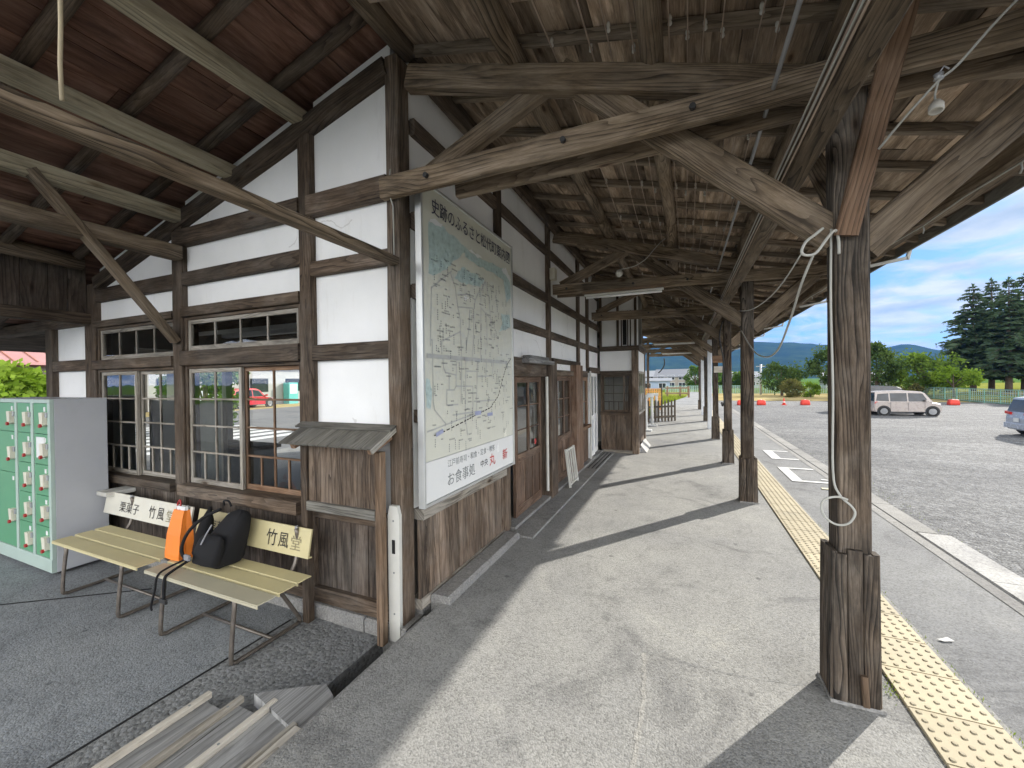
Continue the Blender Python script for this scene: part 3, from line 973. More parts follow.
def part(name, mat, f, parent=None, smooth=False):
    mb = MB(); f(mb)
    return mb.build(name, mat, parent or sb, smooth)

# -- end wall frame
def post_y(x0, x1, z0, z1, name='stud', y0=YG, dep=0.13, mat=None):
    return part(name, mat or M['frame'], lambda mb: beam(mb, ((x0+x1)/2, y0+dep/2, z0), ((x0+x1)/2, y0+dep/2, z1), x1-x0, dep, Y_, 0.008))
cp = part('corner_post', M['frame'], lambda mb: beam(mb, (XW-0.089, YG+0.065, -0.12), (XW-0.089, YG+0.065, 3.70), 0.102, 0.13, Y_, 0.010, wob=0.003))
post_y(-2.635, -2.515, -0.12, 3.40)
post_y(-4.255, -4.115, -0.12, 2.98)
post_y(-5.86, -5.645, -0.12, 2.62)
post_y(-6.78, -6.62, -0.12, 2.30)
def rail_y(x0, x1, z0, z1, name='rail', y0=YG+0.006, dep=0.10, mat=None):
    return part(name, mat or M['frame'], lambda mb: beam(mb, (x0, y0+dep/2, (z0+z1)/2), (x1, y0+dep/2, (z0+z1)/2), dep, z1-z0, Z_, 0.006))
# tie level rail
rail_y(-4.19, -2.62, 2.79, 2.93, y0=YG-0.018); rail_y(-2.53, -1.80, 2.78, 2.925, y0=YG-0.018)
rail_y(-5.66, -4.25, 2.425, 2.56); rail_y(-4.12, -2.63, 2.44, 2.555)
rail_y(-2.52, -1.81, 2.34, 2.445)
rail_y(-5.66, -4.25, 2.155, 2.222, 'window_head', YG-0.01); rail_y(-4.12, -2.63, 2.155, 2.24, 'window_head', YG-0.01)
rail_y(-5.66, -4.25, 1.72, 1.815, 'transom_rail', YG-0.02, 0.12); rail_y(-4.12, -2.63, 1.72, 1.85, 'transom_rail', YG-0.02, 0.12)
rail_y(-2.52, -1.81, 1.715, 1.832)
rail_y(-5.66, -4.25, 0.585, 0.662, 'window_sill', YG-0.045, 0.15); rail_y(-4.12, -2.63, 0.575, 0.672, 'window_sill', YG-0.055, 0.16)
rail_y(-2.52, -1.81, 0.57, 0.655, 'dado_rail', YG-0.01)
rail_y(-6.63, -5.85, 1.715, 1.835)
rail_y(-10.5, -5.85, 2.2, 2.31, 'lintel', YG-0.01, 0.16)
# raking beam under the porch roof
part('raking_beam', M['frame'], lambda mb: beam(mb, (-1.80, YG+0.05, 3.645), (-5.62, YG+0.05, 3.645-0.268*3.82), 0.14, 0.125, Z_, 0.012, wob=0.004))
# plaster panels of the end wall (recessed)
YP = YG+0.055
def panel_y(x0, x1, z0, z1, x0t=None):
    part('plaster_panel', M['plaster'], lambda mb: box(mb, x0, x1, YP, YP+0.05, z0, z1, 0.001, 1.0, 'x'))
def panel_poly(pts, name='plaster_panel'):
    part(name, M['plaster'], lambda mb: prism(mb, [(p[0], p[1]) for p in pts], ((0, YP, 0), X_, Z_, Y_), 0.0, 0.05))
panel_y(-2.52, -1.80, 1.825, 2.345); panel_y(-2.52, -1.80, 2.44, 2.785); panel_y(-2.52, -1.80, 0.65, 1.72)
def rk(x):
    return 3.645+0.268*(x+1.80)
panel_poly([(-2.52, 2.92), (-1.80, 2.92), (-1.80, rk(-1.8)+0.19), (-2.52, rk(-2.52)+0.19)])
panel_poly([(-4.13, 2.925), (-2.62, 2.925), (-2.62, rk(-2.62)+0.19), (-4.13, rk(-4.13)+0.19)])
panel_poly([(-5.66, 2.55), (-4.24, 2.55), (-4.24, rk(-4.24)+0.17), (-5.66, rk(-5.66)+0.17)])
panel_y(-4.13, -2.62, 2.55, 2.795); panel_y(-5.66, -4.24, 2.217, 2.43); panel_y(-4.13, -2.62, 2.236, 2.445)
panel_y(-6.63, -5.84, 1.83, 2.205); panel_y(-6.63, -5.84, 0.2, 1.72)
# boarded dado of the end wall
def boards_y(x0, x1, z0, z1, mat, y=YG+0.03, wmin=0.12, wmax=0.2):
    def f(mb):
        x = x0
        while x < x1-0.005:
            ww = min(RND.uniform(wmin, wmax), x1-x)
            if x1-x-ww < 0.05:
                ww = x1-x
            dz = RND.uniform(0, .012)
            beam(mb, (x+ww/2, y+0.012+RND.uniform(0, .004), z0), (x+ww/2, y+0.012+RND.uniform(0, .004), z1), ww-0.005, 0.02, Y_, 0.002, 1, 0, RND.uniform(0.65, 1.25))
            x += ww
    part('board_dado', mat, f)
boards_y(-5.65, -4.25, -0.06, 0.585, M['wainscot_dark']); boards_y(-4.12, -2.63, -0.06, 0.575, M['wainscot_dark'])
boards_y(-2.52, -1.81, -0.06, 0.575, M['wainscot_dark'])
rail_y(-2.52, -1.80, -0.05, 0.055, 'ground_sill', YG-0.012); rail_y(-5.65, -2.63, -0.05, 0.04, 'ground_sill', YG-0.012)
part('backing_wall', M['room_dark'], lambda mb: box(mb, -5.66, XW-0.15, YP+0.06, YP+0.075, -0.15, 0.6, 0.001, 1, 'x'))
part('foundation', M['concrete'], lambda mb: (box(mb, -6.8, -2.30, YG-0.03, YG+0.18, -0.3, -0.055, 0.012, 1, 'x'), box(mb, -2.295, -2.02, YG-0.035, YG+0.18, -0.3, -0.052, 0.012, 0.9, 'x'), box(mb, -2.015, XW-0.0, YG-0.03, YG+0.18, -0.3, -0.058, 0.012, 1.05, 'x')))

# windows of the end wall: frame > sashes with muntins > panes
def sash_y(parent, x0, x1, z0, z1, y, mat, cols=2, rows=4, kick=4, st=0.035, mu=0.016):
    def f(mb):
        d = 0.028
        for xa in (x0, x1-st):
            box(mb, xa, xa+st, y, y+d, z0, z1, 0.003, RND.uniform(.9, 1.1), 'z')
        for za, hh in ((z0, st*1.25), (z1-st, st)):
            box(mb, x0+st, x1-st, y+0.001, y+d-0.001, za, za+hh, 0.003, RND.uniform(.9, 1.1), 'x')
        zb, zt = z0+st*1.25, z1-st
        for r in range(1, rows):
            zc = zb+(zt-zb)*r/rows
            box(mb, x0+st, x1-st, y+0.004, y+d-0.006, zc-mu/2, zc+mu/2, 0.002, RND.uniform(.9, 1.1), 'x')
        zk = zb+(zt-zb)/rows if kick else zb
        for c in range(1, cols):
            xc = x0+st+(x1-x0-2*st)*c/cols
            box(mb, xc-mu/2, xc+mu/2, y+0.005, y+d-0.007, zk, zt, 0.002, RND.uniform(.9, 1.1), 'z')
        for c in range(1, kick or 0):
            xc = x0+st+(x1-x0-2*st)*c/kick
            box(mb, xc-mu*.55, xc+mu*.55, y+0.005, y+d-0.007, zb, zk, 0.002, RND.uniform(.9, 1.1), 'z')
    s = part('sash', mat, f, parent)
    part('pane', M['glass'], lambda mb: poly(mb, [(x0+0.02, y+0.014, z0+0.02), (x1-0.02, y+0.014, z0+0.02), (x1-0.02, y+0.014, z1-0.02), (x0+0.02, y+0.014, z1-0.02)]), parent)
    return s
def window_y(x0, x1, z0, z1, kinds, y=YG+0.03, cols=2, rows=4, kick=4):
    fr = part('window', M['frame'], lambda mb: (box(mb, x0, x0+0.03, y-0.01, y+0.09, z0, z1, 0.003, 1, 'z'), box(mb, x1-0.03, x1, y-0.01, y+0.09, z0, z1, 0.003, 1, 'z'), box(mb, x0+0.03, x1-0.03, y-0.008, y+0.09, z1-0.025, z1, 0.003, 1, 'x')))
    n = len(kinds)
    a, b = x0+0.03, x1-0.03
    for k, mt in enumerate(kinds):
        xa = a+(b-a)*k/n-(0.012 if k else 0); xb = a+(b-a)*(k+1)/n+(0.012 if k < n-1 else 0)
        sash_y(fr, xa, xb, z0, z1-0.026, y+0.004+(0.034 if k % 2 else 0), M[mt], cols, rows, kick)
    return fr
window_y(-5.64, -4.26, 0.665, 1.718, ('sash_grey', 'sash_grey'))
window_y(-4.11, -2.64, 0.675, 1.718, ('sash_grey', 'sash'))
window_y(-5.64, -4.26, 1.818, 2.152, ('sash_grey',), cols=4, rows=1, kick=0)
window_y(-4.11, -2.64, 1.853, 2.152, ('sash_grey',), cols=4, rows=1, kick=0)

# hanging boarded panel across the porch, on its beam
def hang(mb):
    y = YG-0.01
    while y > -0.4:
        ww = RND.uniform(0.13, 0.19)
        beam(mb, (-5.78+RND.uniform(-.004, .004), y-ww/2, 2.315), (-5.78, y-ww/2, 2.83), 0.02, ww-0.006, Y_, 0.002, 1, 0, RND.uniform(0.6, 1.2))
        y -= ww
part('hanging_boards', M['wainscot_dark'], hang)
part('hanging_beam', M['frame'], lambda mb: beam(mb, (-5.78, YG, 2.255), (-5.78, -0.4, 2.255), 0.13, 0.115, Z_, 0.01))

# -- platform wall frame
XP = XW-0.045
def post_x(y0, y1, z0, z1, name='stud', x1=XW, dep=0.12, mat=None):
    return part(name, mat or M['frame'], lambda mb: beam(mb, (x1-dep/2, (y0+y1)/2, z0), (x1-dep/2, (y0+y1)/2, z1), dep, y1-y0, Y_, 0.008))
def rail_x(y0, y1, z0, z1, name='rail', x1=XW-0.006, dep=0.10, mat=None):
    return part(name, mat or M['frame'], lambda mb: beam(mb, (x1-dep/2, y0, (z0+z1)/2), (x1-dep/2, y1, (z0+z1)/2), dep, z1-z0, Z_, 0.006))
YS = [3.62, 5.22, 6.88, 7.60]
for yy in YS:
    post_x(yy-0.055, yy+0.055, 1.78, 3.70)
YB = 8.66
segs = [YG+0.145]+YS+[YB]
for a, b in zip(segs[:-1], segs[1:]):
    a2 = a+(0.05 if a in YS else 0); b2 = b-0.05 if b in YS else b
    rail_x(a2, b2, 3.24, 3.355); rail_x(a2, b2, 2.60, 2.72); rail_x(a2, b2, 2.125, 2.228)
    for z0, z1 in ((3.355, 3.80), (2.72, 3.24), (2.228, 2.60)):
        part('plaster_panel', M['plaster'], lambda mb: box(mb, XP-0.05, XP, a2-0.01, b2+0.01, z0-0.005, z1+0.005, 0.001, 1, 'y'))
rail_x(YG+0.145, YB, 3.66, 3.80, 'wall_plate', XW+0.03, 0.13)
# lower panels
part('plaster_panel', M['plaster'], lambda mb: box(mb, XP-0.05, XP, YG+0.14, 3.70, 0.68, 2.13, 0.001, 1, 'y'))
rail_x(YG+0.145, 2.32, 1.27, 1.36)
for a, b in ((3.82, 5.17), (5.27, 6.83), (6.93, 7.55), (7.65, YB)):
    part('plaster_panel', M['plaster'], lambda mb: box(mb, XP-0.05, XP, a-0.01, b+0.01, 1.80, 2.13, 0.001, 1, 'y'))
rail_x(3.68, 5.17, 1.60, 1.81, 'door_lintel', XW+0.02, 0.14); rail_x(5.27, 6.83, 1.615, 1.70, 'door_lintel', XW+0.01, 0.13)
rail_x(5.27, 6.83, 1.80, 1.86, 'door_lintel', XW+0.03, 0.13)
part('plaster_panel', M['plaster'], lambda mb: box(mb, XP-0.05, XP, 5.26, 6.84, 1.69, 1.81, 0.001, 1, 'y'))
rail_x(6.93, 7.55, 1.60, 1.72, 'door_lintel'); rail_x(7.65, YB, 1.69, 1.80, 'door_lintel', XW+0.01, 0.13)
part('plaster_panel', M['plaster'], lambda mb: box(mb, XP-0.05, XP, 6.92, 7.56, 1.71, 1.81, 0.001, 1, 'y'))
part('door_hood', M['greyboard'], lambda mb: (box(mb, XW-0.02, XW+0.11, 4.12, 5.05, 1.752, 1.80, 0.004, 0.7, 'y'), box(mb, XW-0.02, XW+0.07, 4.25, 4.95, 1.80, 1.845, 0.004, 0.5, 'y')))
# boarded dado beside the map sign
def bx(mb):
    y = YG+0.145
    while y < 3.655:
        ww = min(RND.uniform(0.11, 0.17), 3.66-y)
        if 3.66-y-ww < 0.05:
            ww = 3.66-y
        beam(mb, (XW-0.022+RND.uniform(0, .004), y+ww/2, 0.03), (XW-0.022, y+ww/2, 0.60), 0.02, ww-0.005, Y_, 0.002, 1, 0, RND.uniform(0.7, 1.3))
        y += ww
part('board_dado', M['wainscot'], bx)
part('backing_wall', M['room_dark'], lambda mb: box(mb, XW-0.1, XW-0.085, YG+0.15, 3.7, -0.1, 0.7, 0.001, 1, 'y'))
rail_x(YG+0.145, 3.66, 0.602, 0.675, 'dado_rail', XW+0.03, 0.12, M['sash_grey'])
rail_x(YG+0.145, 3.66, -0.02, 0.05, 'ground_sill', XW+0.006, 0.12, M['sash_grey'])
post_x(3.665, 3.80, 0.02, 1.80, 'door_post', XW+0.01, 0.13, M['wainscot'])
part('foundation', M['concrete'], lambda mb: box(mb, XW-0.15, XW+0.0, YG+0.16, 3.8, -0.25, -0.02, 0.008, 1, 'y'))

# -- doors of the platform wall
def door_x(y0, y1, z0, z1, x, mat, cols=2, zsplit=0.68, boards=3, panel_mat=None, bars=2):
    """sliding door leaf in the plane x; frame > boards, pane, muntin"""
    st = 0.07
    fr = part('door', mat, lambda mb: (
        box(mb, x-0.035, x, y0, y0+st, z0, z1, 0.003, RND.uniform(.9, 1.1), 'z'), box(mb, x-0.035, x, y1-st, y1, z0, z1, 0.003, RND.uniform(.9, 1.1), 'z'),
        box(mb, x-0.034, x-0.001, y0+st, y1-st, z1-st, z1, 0.003, 1, 'y'), box(mb, x-0.034, x-0.001, y0+st, y1-st, z0, z0+0.11, 0.003, 1, 'y'),
        box(mb, x-0.034, x-0.001, y0+st, y1-st, zsplit-0.045, zsplit+0.045, 0.003, 1, 'y'),
        *[box(mb, x-0.032, x-0.004, y0+(y1-y0)*k/cols-0.025, y0+(y1-y0)*k/cols+0.025, zsplit+0.045, z1-st, 0.003, 1, 'z') for k in range(1, cols)]))
    def bd(mb):
        ya, yb = y0+st, y1-st
        for k in range(boards):
            a = ya+(yb-ya)*k/boards; b = ya+(yb-ya)*(k+1)/boards
            box(mb, x-0.026, x-0.012, a+0.002, b-0.002, z0+0.1, zsplit-0.04, 0.002, RND.choice((0.8, 1.0, 1.3)), 'z')
            if k:
                box(mb, x-0.02, x-0.002, a-0.018, a+0.018, z0+0.11, zsplit-0.045, 0.002, 0.9, 'z')
    part('lower_panel', panel_mat or mat, bd, fr)
    def mu(mb):
        for k in range(1, bars+1):
            zc = zsplit+0.045+(z1-st-zsplit-0.045)*k/(bars+1)
            box(mb, x-0.024, x-0.014, y0+st, y1-st, zc-0.007, zc+0.007, 0.001, 0.8, 'y')
    part('muntin', mat, mu, fr)
    part('pane', M['glass'], lambda mb: poly(mb, [(x-0.018, y0+0.03, zsplit), (x-0.018, y1-0.03, zsplit), (x-0.018, y1-0.03, z1-0.03), (x-0.018, y0+0.03, z1-0.03)]), fr)
    return fr
d1 = door_x(4.03, 4.90, 0.045, 1.60, XW-0.03, M['door'])
part('red_sticker', M['red'], lambda mb: cyl(mb, (XW-0.030, 4.66, 0.80), 0.035, 0.004, 'x'), d1)
post_x(4.985, 5.25, 0.0, 1.80, 'door_post', XW+0.085, 0.18, M['wainscot'])
part('downpipe', M['dirty_white'], lambda mb: tube(mb, [(XW+0.035, 4.945, 0.12), (XW+0.035, 4.945, 1.60)], 0.019, 10))
door_x(5.27, 5.62, 0.045, 1.615, XW-0.075, M['door'], cols=1, boards=1)
door_x(5.58, 6.40, 0.045, 1.615, XW-0.03, M['door'])
post_x(6.42, 6.86, 0.0, 1.80, 'door_post', XW+0.06, 0.16, M['door'])
part('board_dado', M['door'], lambda mb: [box(mb, XW-0.03, XW-0.01, 6.92+0.155*k, 7.07+0.155*k, 0.05, 0.66, 0.002, RND.uniform(.8, 1.2), 'z') for k in range(4)])
rail_x(6.88, 7.56, 0.66, 0.72, 'window_sill', XW+0.05, 0.12, M['sash'])
fx = part('window', M['sash'], lambda mb: (box(mb, XW-0.05, XW-0.01, 6.90, 6.96, 0.72, 1.60, 0.003, 1, 'z'), box(mb, XW-0.05, XW-0.01, 7.46, 7.54, 0.72, 1.60, 0.003, 1, 'z'), box(mb, XW-0.049, XW-0.011, 6.96, 7.46, 1.54, 1.60, 0.003, 1, 'y'), box(mb, XW-0.045, XW-0.015, 6.96, 7.46, 1.14, 1.16, 0.002, 1, 'y')))
part('pane', M['glass'], lambda mb: poly(mb, [(XW-0.03, 6.93, 0.72), (XW-0.03, 7.5, 0.72), (XW-0.03, 7.5, 1.58), (XW-0.03, 6.93, 1.58)]), fx)
part('downpipe', M['dirty_white'], lambda mb: tube(mb, [(XW+0.03, 7.60, 0.03), (XW+0.03, 7.60, 1.72)], 0.018, 10))
for a, b, xx in ((7.66, 8.17, XW-0.01), (8.15, 8.64, XW-0.045)):
    door_x(a, b, 0.03, 1.69, xx, M['white_paint'], cols=1, zsplit=0.80, boards=1, panel_mat=M['galv'], bars=0)

# -- bay room at the far end
XB = -0.87
def bay_boards(mb):
    x = -1.65
    while x < XB-0.10:
        ww = min(0.105, XB-0.10-x)
        box(mb, x, x+ww-0.004, YB+0.02, YB+0.04, 0.06, 0.80, 0.002, RND.uniform(.75, 1.2), 'z'); x += ww
part('board_dado', M['wainscot'], bay_boards)
part('bay_corner_post', M['wainscot'], lambda mb: box(mb, XB-0.13, XB, YB-0.02, YB+0.11, -0.05, 2.24, 0.006, 1, 'z'))
part('bay_rail', M['frame'], lambda mb: box(mb, -1.66, XB-0.13, YB-0.005, YB+0.09, 0.80, 0.87, 0.004, 1, 'x'))
part('bay_rail', M['frame'], lambda mb: box(mb, -1.66, XB-0.13, YB-0.005, YB+0.09, 1.66, 1.74, 0.004, 1, 'x'))
part('bay_plate', M['frame'], lambda mb: box(mb, -1.66, XB+0.02, YB-0.03, YB+0.10, 2.16, 2.26, 0.004, 1, 'x'))
part('ground_sill', M['sash_grey'], lambda mb: box(mb, -1.60, XB-0.13, YB-0.01, YB+0.09, -0.03, 0.06, 0.004, 1, 'x'))
part('plaster_panel', M['plaster'], lambda mb: box(mb, -1.66, XB-0.12, YB+0.02, YB+0.07, 1.73, 2.17, 0.001, 1, 'x'))
part('plaster_panel', M['plaster'], lambda mb: box(mb, -1.66, XB, YB+0.02, YB+0.07, 2.25, 3.62, 0.001, 1, 'x'))
for x in (-1.64, -1.28, XB-0.05):
    part('stud', M['frame'], lambda mb: box(mb, x-0.025, x+0.025, YB-0.005, YB+0.08, 2.26, 3.5, 0.004, 1, 'z'))
part('slit_window', M['dark_hole'], lambda mb: box(mb, -1.18, -1.10, YB+0.012, YB+0.03, 2.28, 2.95, 0.001, 1, 'z'))
for x in (-1.205, -1.075, -1.02):
    part('stud', M['frame'], lambda mb: box(mb, x-0.012, x+0.012, YB, YB+0.06, 2.26, 3.0, 0.003, 1, 'z'))
sash_bw = part('window', M['frame'], lambda mb: (box(mb, -1.65, -1.61, YB+0.0, YB+0.07, 0.87, 1.66, 0.003, 1, 'z'), box(mb, XB-0.175, XB-0.131, YB+0.0, YB+0.07, 0.87, 1.66, 0.003, 1, 'z'), box(mb, -1.61, XB-0.175, YB+0.005, YB+0.07, 1.638, 1.66, 0.003, 1, 'x')))
sash_y(sash_bw, -1.605, -1.05-0.1, 0.872, 1.638, YB+0.012, M['frame'], 2, 4, 4, 0.03, 0.014)
sash_y(sash_bw, -1.18, XB-0.18, 0.872, 1.638, YB+0.042, M['frame'], 2, 4, 4, 0.03, 0.014)
def bay_side(mb):
    y = YB+0.11
    while y < 10.2:
        box(mb, XB-0.05, XB-0.03, y, y+0.12, 0.10, 0.80, 0.002, RND.uniform(.75, 1.2), 'z'); y += 0.124
part('board_dado', M['wainscot'], bay_side)
part('foundation', M['concrete_white'], lambda mb: (box(mb, XB-0.14, XB+0.012, YB+0.12, 10.3, -0.25, 0.10, 0.006, 1, 'y')))
part('ramp_edge', M['concrete_white'], lambda mb: prism(mb, [(0, 0), (0.13, 0), (0, 0.16)], ((XB+0.012, 0, 0.002), X_, Z_, Y_), YB+0.2, 9.9))
part('bay_corner_post', M['wainscot'], lambda mb: box(mb, XB-0.12, XB, 10.2, 10.32, -0.05, 2.24, 0.006, 1, 'z'))
sw = part('window', M['sash_grey'], lambda mb: [box(mb, XB-0.04, XB-0.004, y-0.02, y+0.02, 0.80, 1.70, 0.003, 1, 'z') for y in (YB+0.14, 9.2, 9.7, 10.17)]+[box(mb, XB-0.038, XB-0.002, YB+0.12, 10.2, z, z+0.05, 0.003, 1, 'y') for z in (0.80, 1.68)])
part('pane', M['glass'], lambda mb: poly(mb, [(XB-0.02, YB+0.13, 0.82), (XB-0.02, 10.2, 0.82), (XB-0.02, 10.2, 1.70), (XB-0.02, YB+0.13, 1.70)]), sw)
part('plaster_panel', M['plaster'], lambda mb: box(mb, XB-0.07, XB-0.02, YB+0.1, 10.21, 1.735, 2.17, 0.001, 1, 'y'))
part('bay_plate', M['frame'], lambda mb: box(mb, XB-0.09, XB+0.02, YB+0.10, 10.32, 2.16, 2.26, 0.004, 1, 'y'))
part('bay_roof', M['room_dark'], lambda mb: box(mb, -1.8, XB+0.02, YB+0.08, 10.4, 2.262, 2.30, 0.002, 1, 'y'))

# -- inside: floor, ceiling, far walls with openings to the street
part('room_floor', M['room_floor'], lambda mb: box(mb, -6.8, XW-0.13, YG+0.13, 10.2, -0.2, 0.0, 0.001, 1, 'x'))
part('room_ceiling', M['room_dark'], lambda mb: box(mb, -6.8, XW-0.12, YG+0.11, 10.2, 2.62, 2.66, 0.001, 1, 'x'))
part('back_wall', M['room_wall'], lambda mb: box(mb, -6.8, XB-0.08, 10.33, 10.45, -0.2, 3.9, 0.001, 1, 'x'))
part('street_wall', M['room_wall'], lambda mb: (box(mb, -6.80, -6.70, YG+0.13, 2.90, -0.2, 2.62, 0.001, 1, 'z'), box(mb, -6.80, -6.70, 2.90, 10.33, 2.05, 2.62, 0.001, 1, 'y'), box(mb, -6.80, -6.70, 8.2, 10.33, -0.2, 2.05, 0.001, 1, 'z'), box(mb, -6.80, -6.70, 4.05, 4.15, -0.2, 2.05, 0.001, 1, 'z'), box(mb, -6.80, -6.70, 5.6, 5.70, -0.2, 2.05, 0.001, 1, 'z')))
part('waiting_room_beam', M['frame'], lambda mb: (box(mb, -6.7, XW-0.2, 4.4, 4.55, 2.3, 2.5, 0.004, 1, 'x'), box(mb, -6.7, XW-0.2, 6.6, 6.75, 2.3, 2.5, 0.004, 1, 'x')))
part('pale_beam', M['white_paint'], lambda mb: box(mb, -6.7, -2.1, 4.0, 4.1, 2.28, 2.36, 0.003, 1, 'x'))
part('east_inner_wall', M['room_wall'], lambda mb: box(mb, XW-0.16, XW-0.12, YG+0.14, 3.75, 0.0, 2.62, 0.001, 1, 'y'))
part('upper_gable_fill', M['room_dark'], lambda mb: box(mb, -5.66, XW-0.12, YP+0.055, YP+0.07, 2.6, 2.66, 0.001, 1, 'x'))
part('reflected_beam', M['frame'], lambda mb: box(mb, -5.6, -2.55, 2.85, 2.92, 2.16, 2.36, 0.004, 1, 'x'))  # board added behind the transoms in place of a beam's reflection
part('inner_rail', M['white_paint'], lambda mb: box(mb, -5.6, -2.55, 2.83, 2.87, 2.12, 2.16, 0.003, 1, 'x'))
# ------------------------------------------------------------------ platform canopy
cn = thing('platform_canopy', 'long weathered timber canopy on square posts roofing the platform', 'canopy', (0.733, 2.44, 0))
def cpart(name, mat, f, parent=None, smooth=False):
    mb = MB(); f(mb)
    return mb.build(name, mat, parent or cn, smooth)
def zc(x):
    return 3.62-0.25*(x+1.66)
YPOST = [2.44, 5.80, 8.30, 11.45, 13.80, 16.20, 19.00, 22.30]
for k, yp in enumerate(YPOST):
    near = k < 3
    yl = yp-0.22 if k == 0 else yp-0.42
    def yat(x, yl=yl, yp=yp):
        return yl+(yp-yl)*(x+1.67)/2.40
    mt = M['canopy']
    # post with its boarded foot
    pw = 0.135 if k < 2 else 0.125
    lean = RND.uniform(-.012, .012) if k else 0.006
    po = cpart('post', M['galv'] if k in (4, 6) else M['post'], lambda mb: beam(mb, (0.733+lean, yp, 0.0), (0.733-lean*0.3, yp, 3.02), pw, pw, Y_, 0.012, wob=0.0025))
    zt = (0.735, 0.57, 0.62, 0.60, 0.0, 0.55, 0.0, 0.5)[k]
    if zt:
        h2 = pw/2
        for s_, ax in ((-1, 'x'), (1, 'x'), (-1, 'y'), (1, 'y')):
            def fb(mb):
                o_ = h2+0.012
                n_ = 3 if k < 2 else 2
                for q in range(n_):
                    a_ = -h2-0.022+(2*h2+0.044)*q/n_; b_ = -h2-0.022+(2*h2+0.044)*(q+1)/n_
                    cpos = (a_+b_)/2; wdt = b_-a_-0.003
                    tz = zt-RND.uniform(0, 0.035)
                    sp = RND.uniform(.75, 1.2)
                    if ax == 'x':
                        beam(mb, (0.733+s_*(o_+0.006), yp+cpos, 0.012), (0.733+s_*o_, yp+cpos, tz), 0.024, wdt, Y_, 0.004, 2, 0.001, sp)
                    else:
                        beam(mb, (0.733+cpos, yp+s_*(o_+0.006), 0.012), (0.733+cpos, yp+s_*o_, tz), wdt, 0.024, Y_, 0.004, 2, 0.001, sp)
            cpart('foot_board', M['post'], fb, po)
        cpart('foot_plinth', M['concrete'], lambda mb: box(mb, 0.733-h2-0.035, 0.733+h2+0.04, yp-h2-0.035, yp+h2+0.035, -0.05, 0.014, 0.004, 0.7, 'x'), po)
    if k == 0:
        cpart('foot_peg', M['orange_wood'], lambda mb: beam(mb, (0.765, yp-0.105, 0.02), (0.758, yp-0.102, 0.16), 0.026, 0.02, Y_, 0.004, 1, 0, 0.7), po)
    # tie planks either side of the post
    def zt_(x, off):
        if k == 0:
            return 1.55+1.285*(yat(x)-0.16)/2.10+0.0+off
        return 2.79+off+0.03*(x+1.67)/2.4
    xe = 1.72
    f_off, r_off = (-0.14, 0.10) if k == 0 else (-0.105, 0.105)
    for of_, dz in ((f_off, 0.0), (r_off, 0.03 if k == 0 else 0.0)):
        cpart('tie_beam', mt, lambda mb: beam(mb, (-1.80 if (k == 0 and of_ < 0) else (-1.38 if k == 0 else -1.64), yat(-1.7)+of_, zt_(-1.7, dz)), (xe, yat(xe)+of_, zt_(xe, dz)), 0.058, 0.135, Z_, 0.007, wob=0.002, bow=-0.004))
    # principal rafter, diagonal, short brace, eave strut
    cpart('principal_rafter', mt, lambda mb: beam(mb, (-1.64, yat(-1.64)+(-0.04 if k else -0.05), zc(-1.64)-0.075), (0.72, yat(0.72)-0.02, zc(0.72)-0.075), 0.095, 0.15, Z_, 0.010, wob=0.003, bow=0.006))
    if k == 0:
        z1_, z2_ = 3.37, 2.235
    else:
        z1_, z2_ = 3.30, 2.26
    cpart('diagonal_brace', mt, lambda mb: beam(mb, (-0.66, yat(-0.66), z1_), (0.69, yat(0.69)+0.0, z2_), 0.075, 0.145, Z_, 0.008, wob=0.002))
    cpart('short_brace', mt, lambda mb: beam(mb, (-1.56, yat(-1.56)+0.0, 2.90 if k == 0 else 2.86), (-0.69, yat(-0.69)+0.005, z1_-0.02), 0.07, 0.12, Z_, 0.008, wob=0.002))
    cpart('eave_strut', mt, lambda mb: beam(mb, (0.79, yp+0.01, 2.17), (1.70, yat(1.7)+0.0, 3.02), 0.075, 0.15, Z_, 0.008, wob=0.002))
    if k == 0:
        cpart('strut_board', M['sash'], lambda mb: beam(mb, (0.700, yp-0.10, 2.21), (0.865, yp-0.27, 3.16), 0.088, 0.040, Y_, 0.005, wob=0.001, tint=0.85))
    if k < 4:
        for bxp, of_ in ((-0.60, f_off), (0.64, f_off), (-1.45, f_off), (0.05, f_off)):
            cpart('bolt', M['wire_dark'], lambda mb: cyl(mb, (bxp, yat(bxp)+of_-0.046, zt_(bxp, 0)), 0.016, 0.02, 'y', 8))
    # lengthwise knee braces along the posts
    if k < 7:
        cpart('knee_brace', mt, lambda mb: beam(mb, (0.735, yp+0.08, 2.38), (0.735, yp+0.62, 2.96), 0.06, 0.09, X_, 0.006, wob=0.001))
    # brackets holding the gutter
    if 0 < k < 7:
        cpart('gutter_bracket', M['dirty_white'], lambda mb: (beam(mb, (1.74, yp-0.45, 2.70), (2.10, yp-0.45, 2.755), 0.03, 0.03, Z_, 0.003, 1, 0, 1), beam(mb, (2.10, yp-0.45, 2.74), (2.13, yp-0.45, 2.88), 0.03, 0.03, Y_, 0.003, 1, 0, 1)))
    if k >= 4:
        cpart('outer_post', M['post'], lambda mb: beam(mb, (-1.72, yp-0.3, -0.03), (-1.72, yp-0.3, 3.5), 0.12, 0.12, Y_, 0.01))
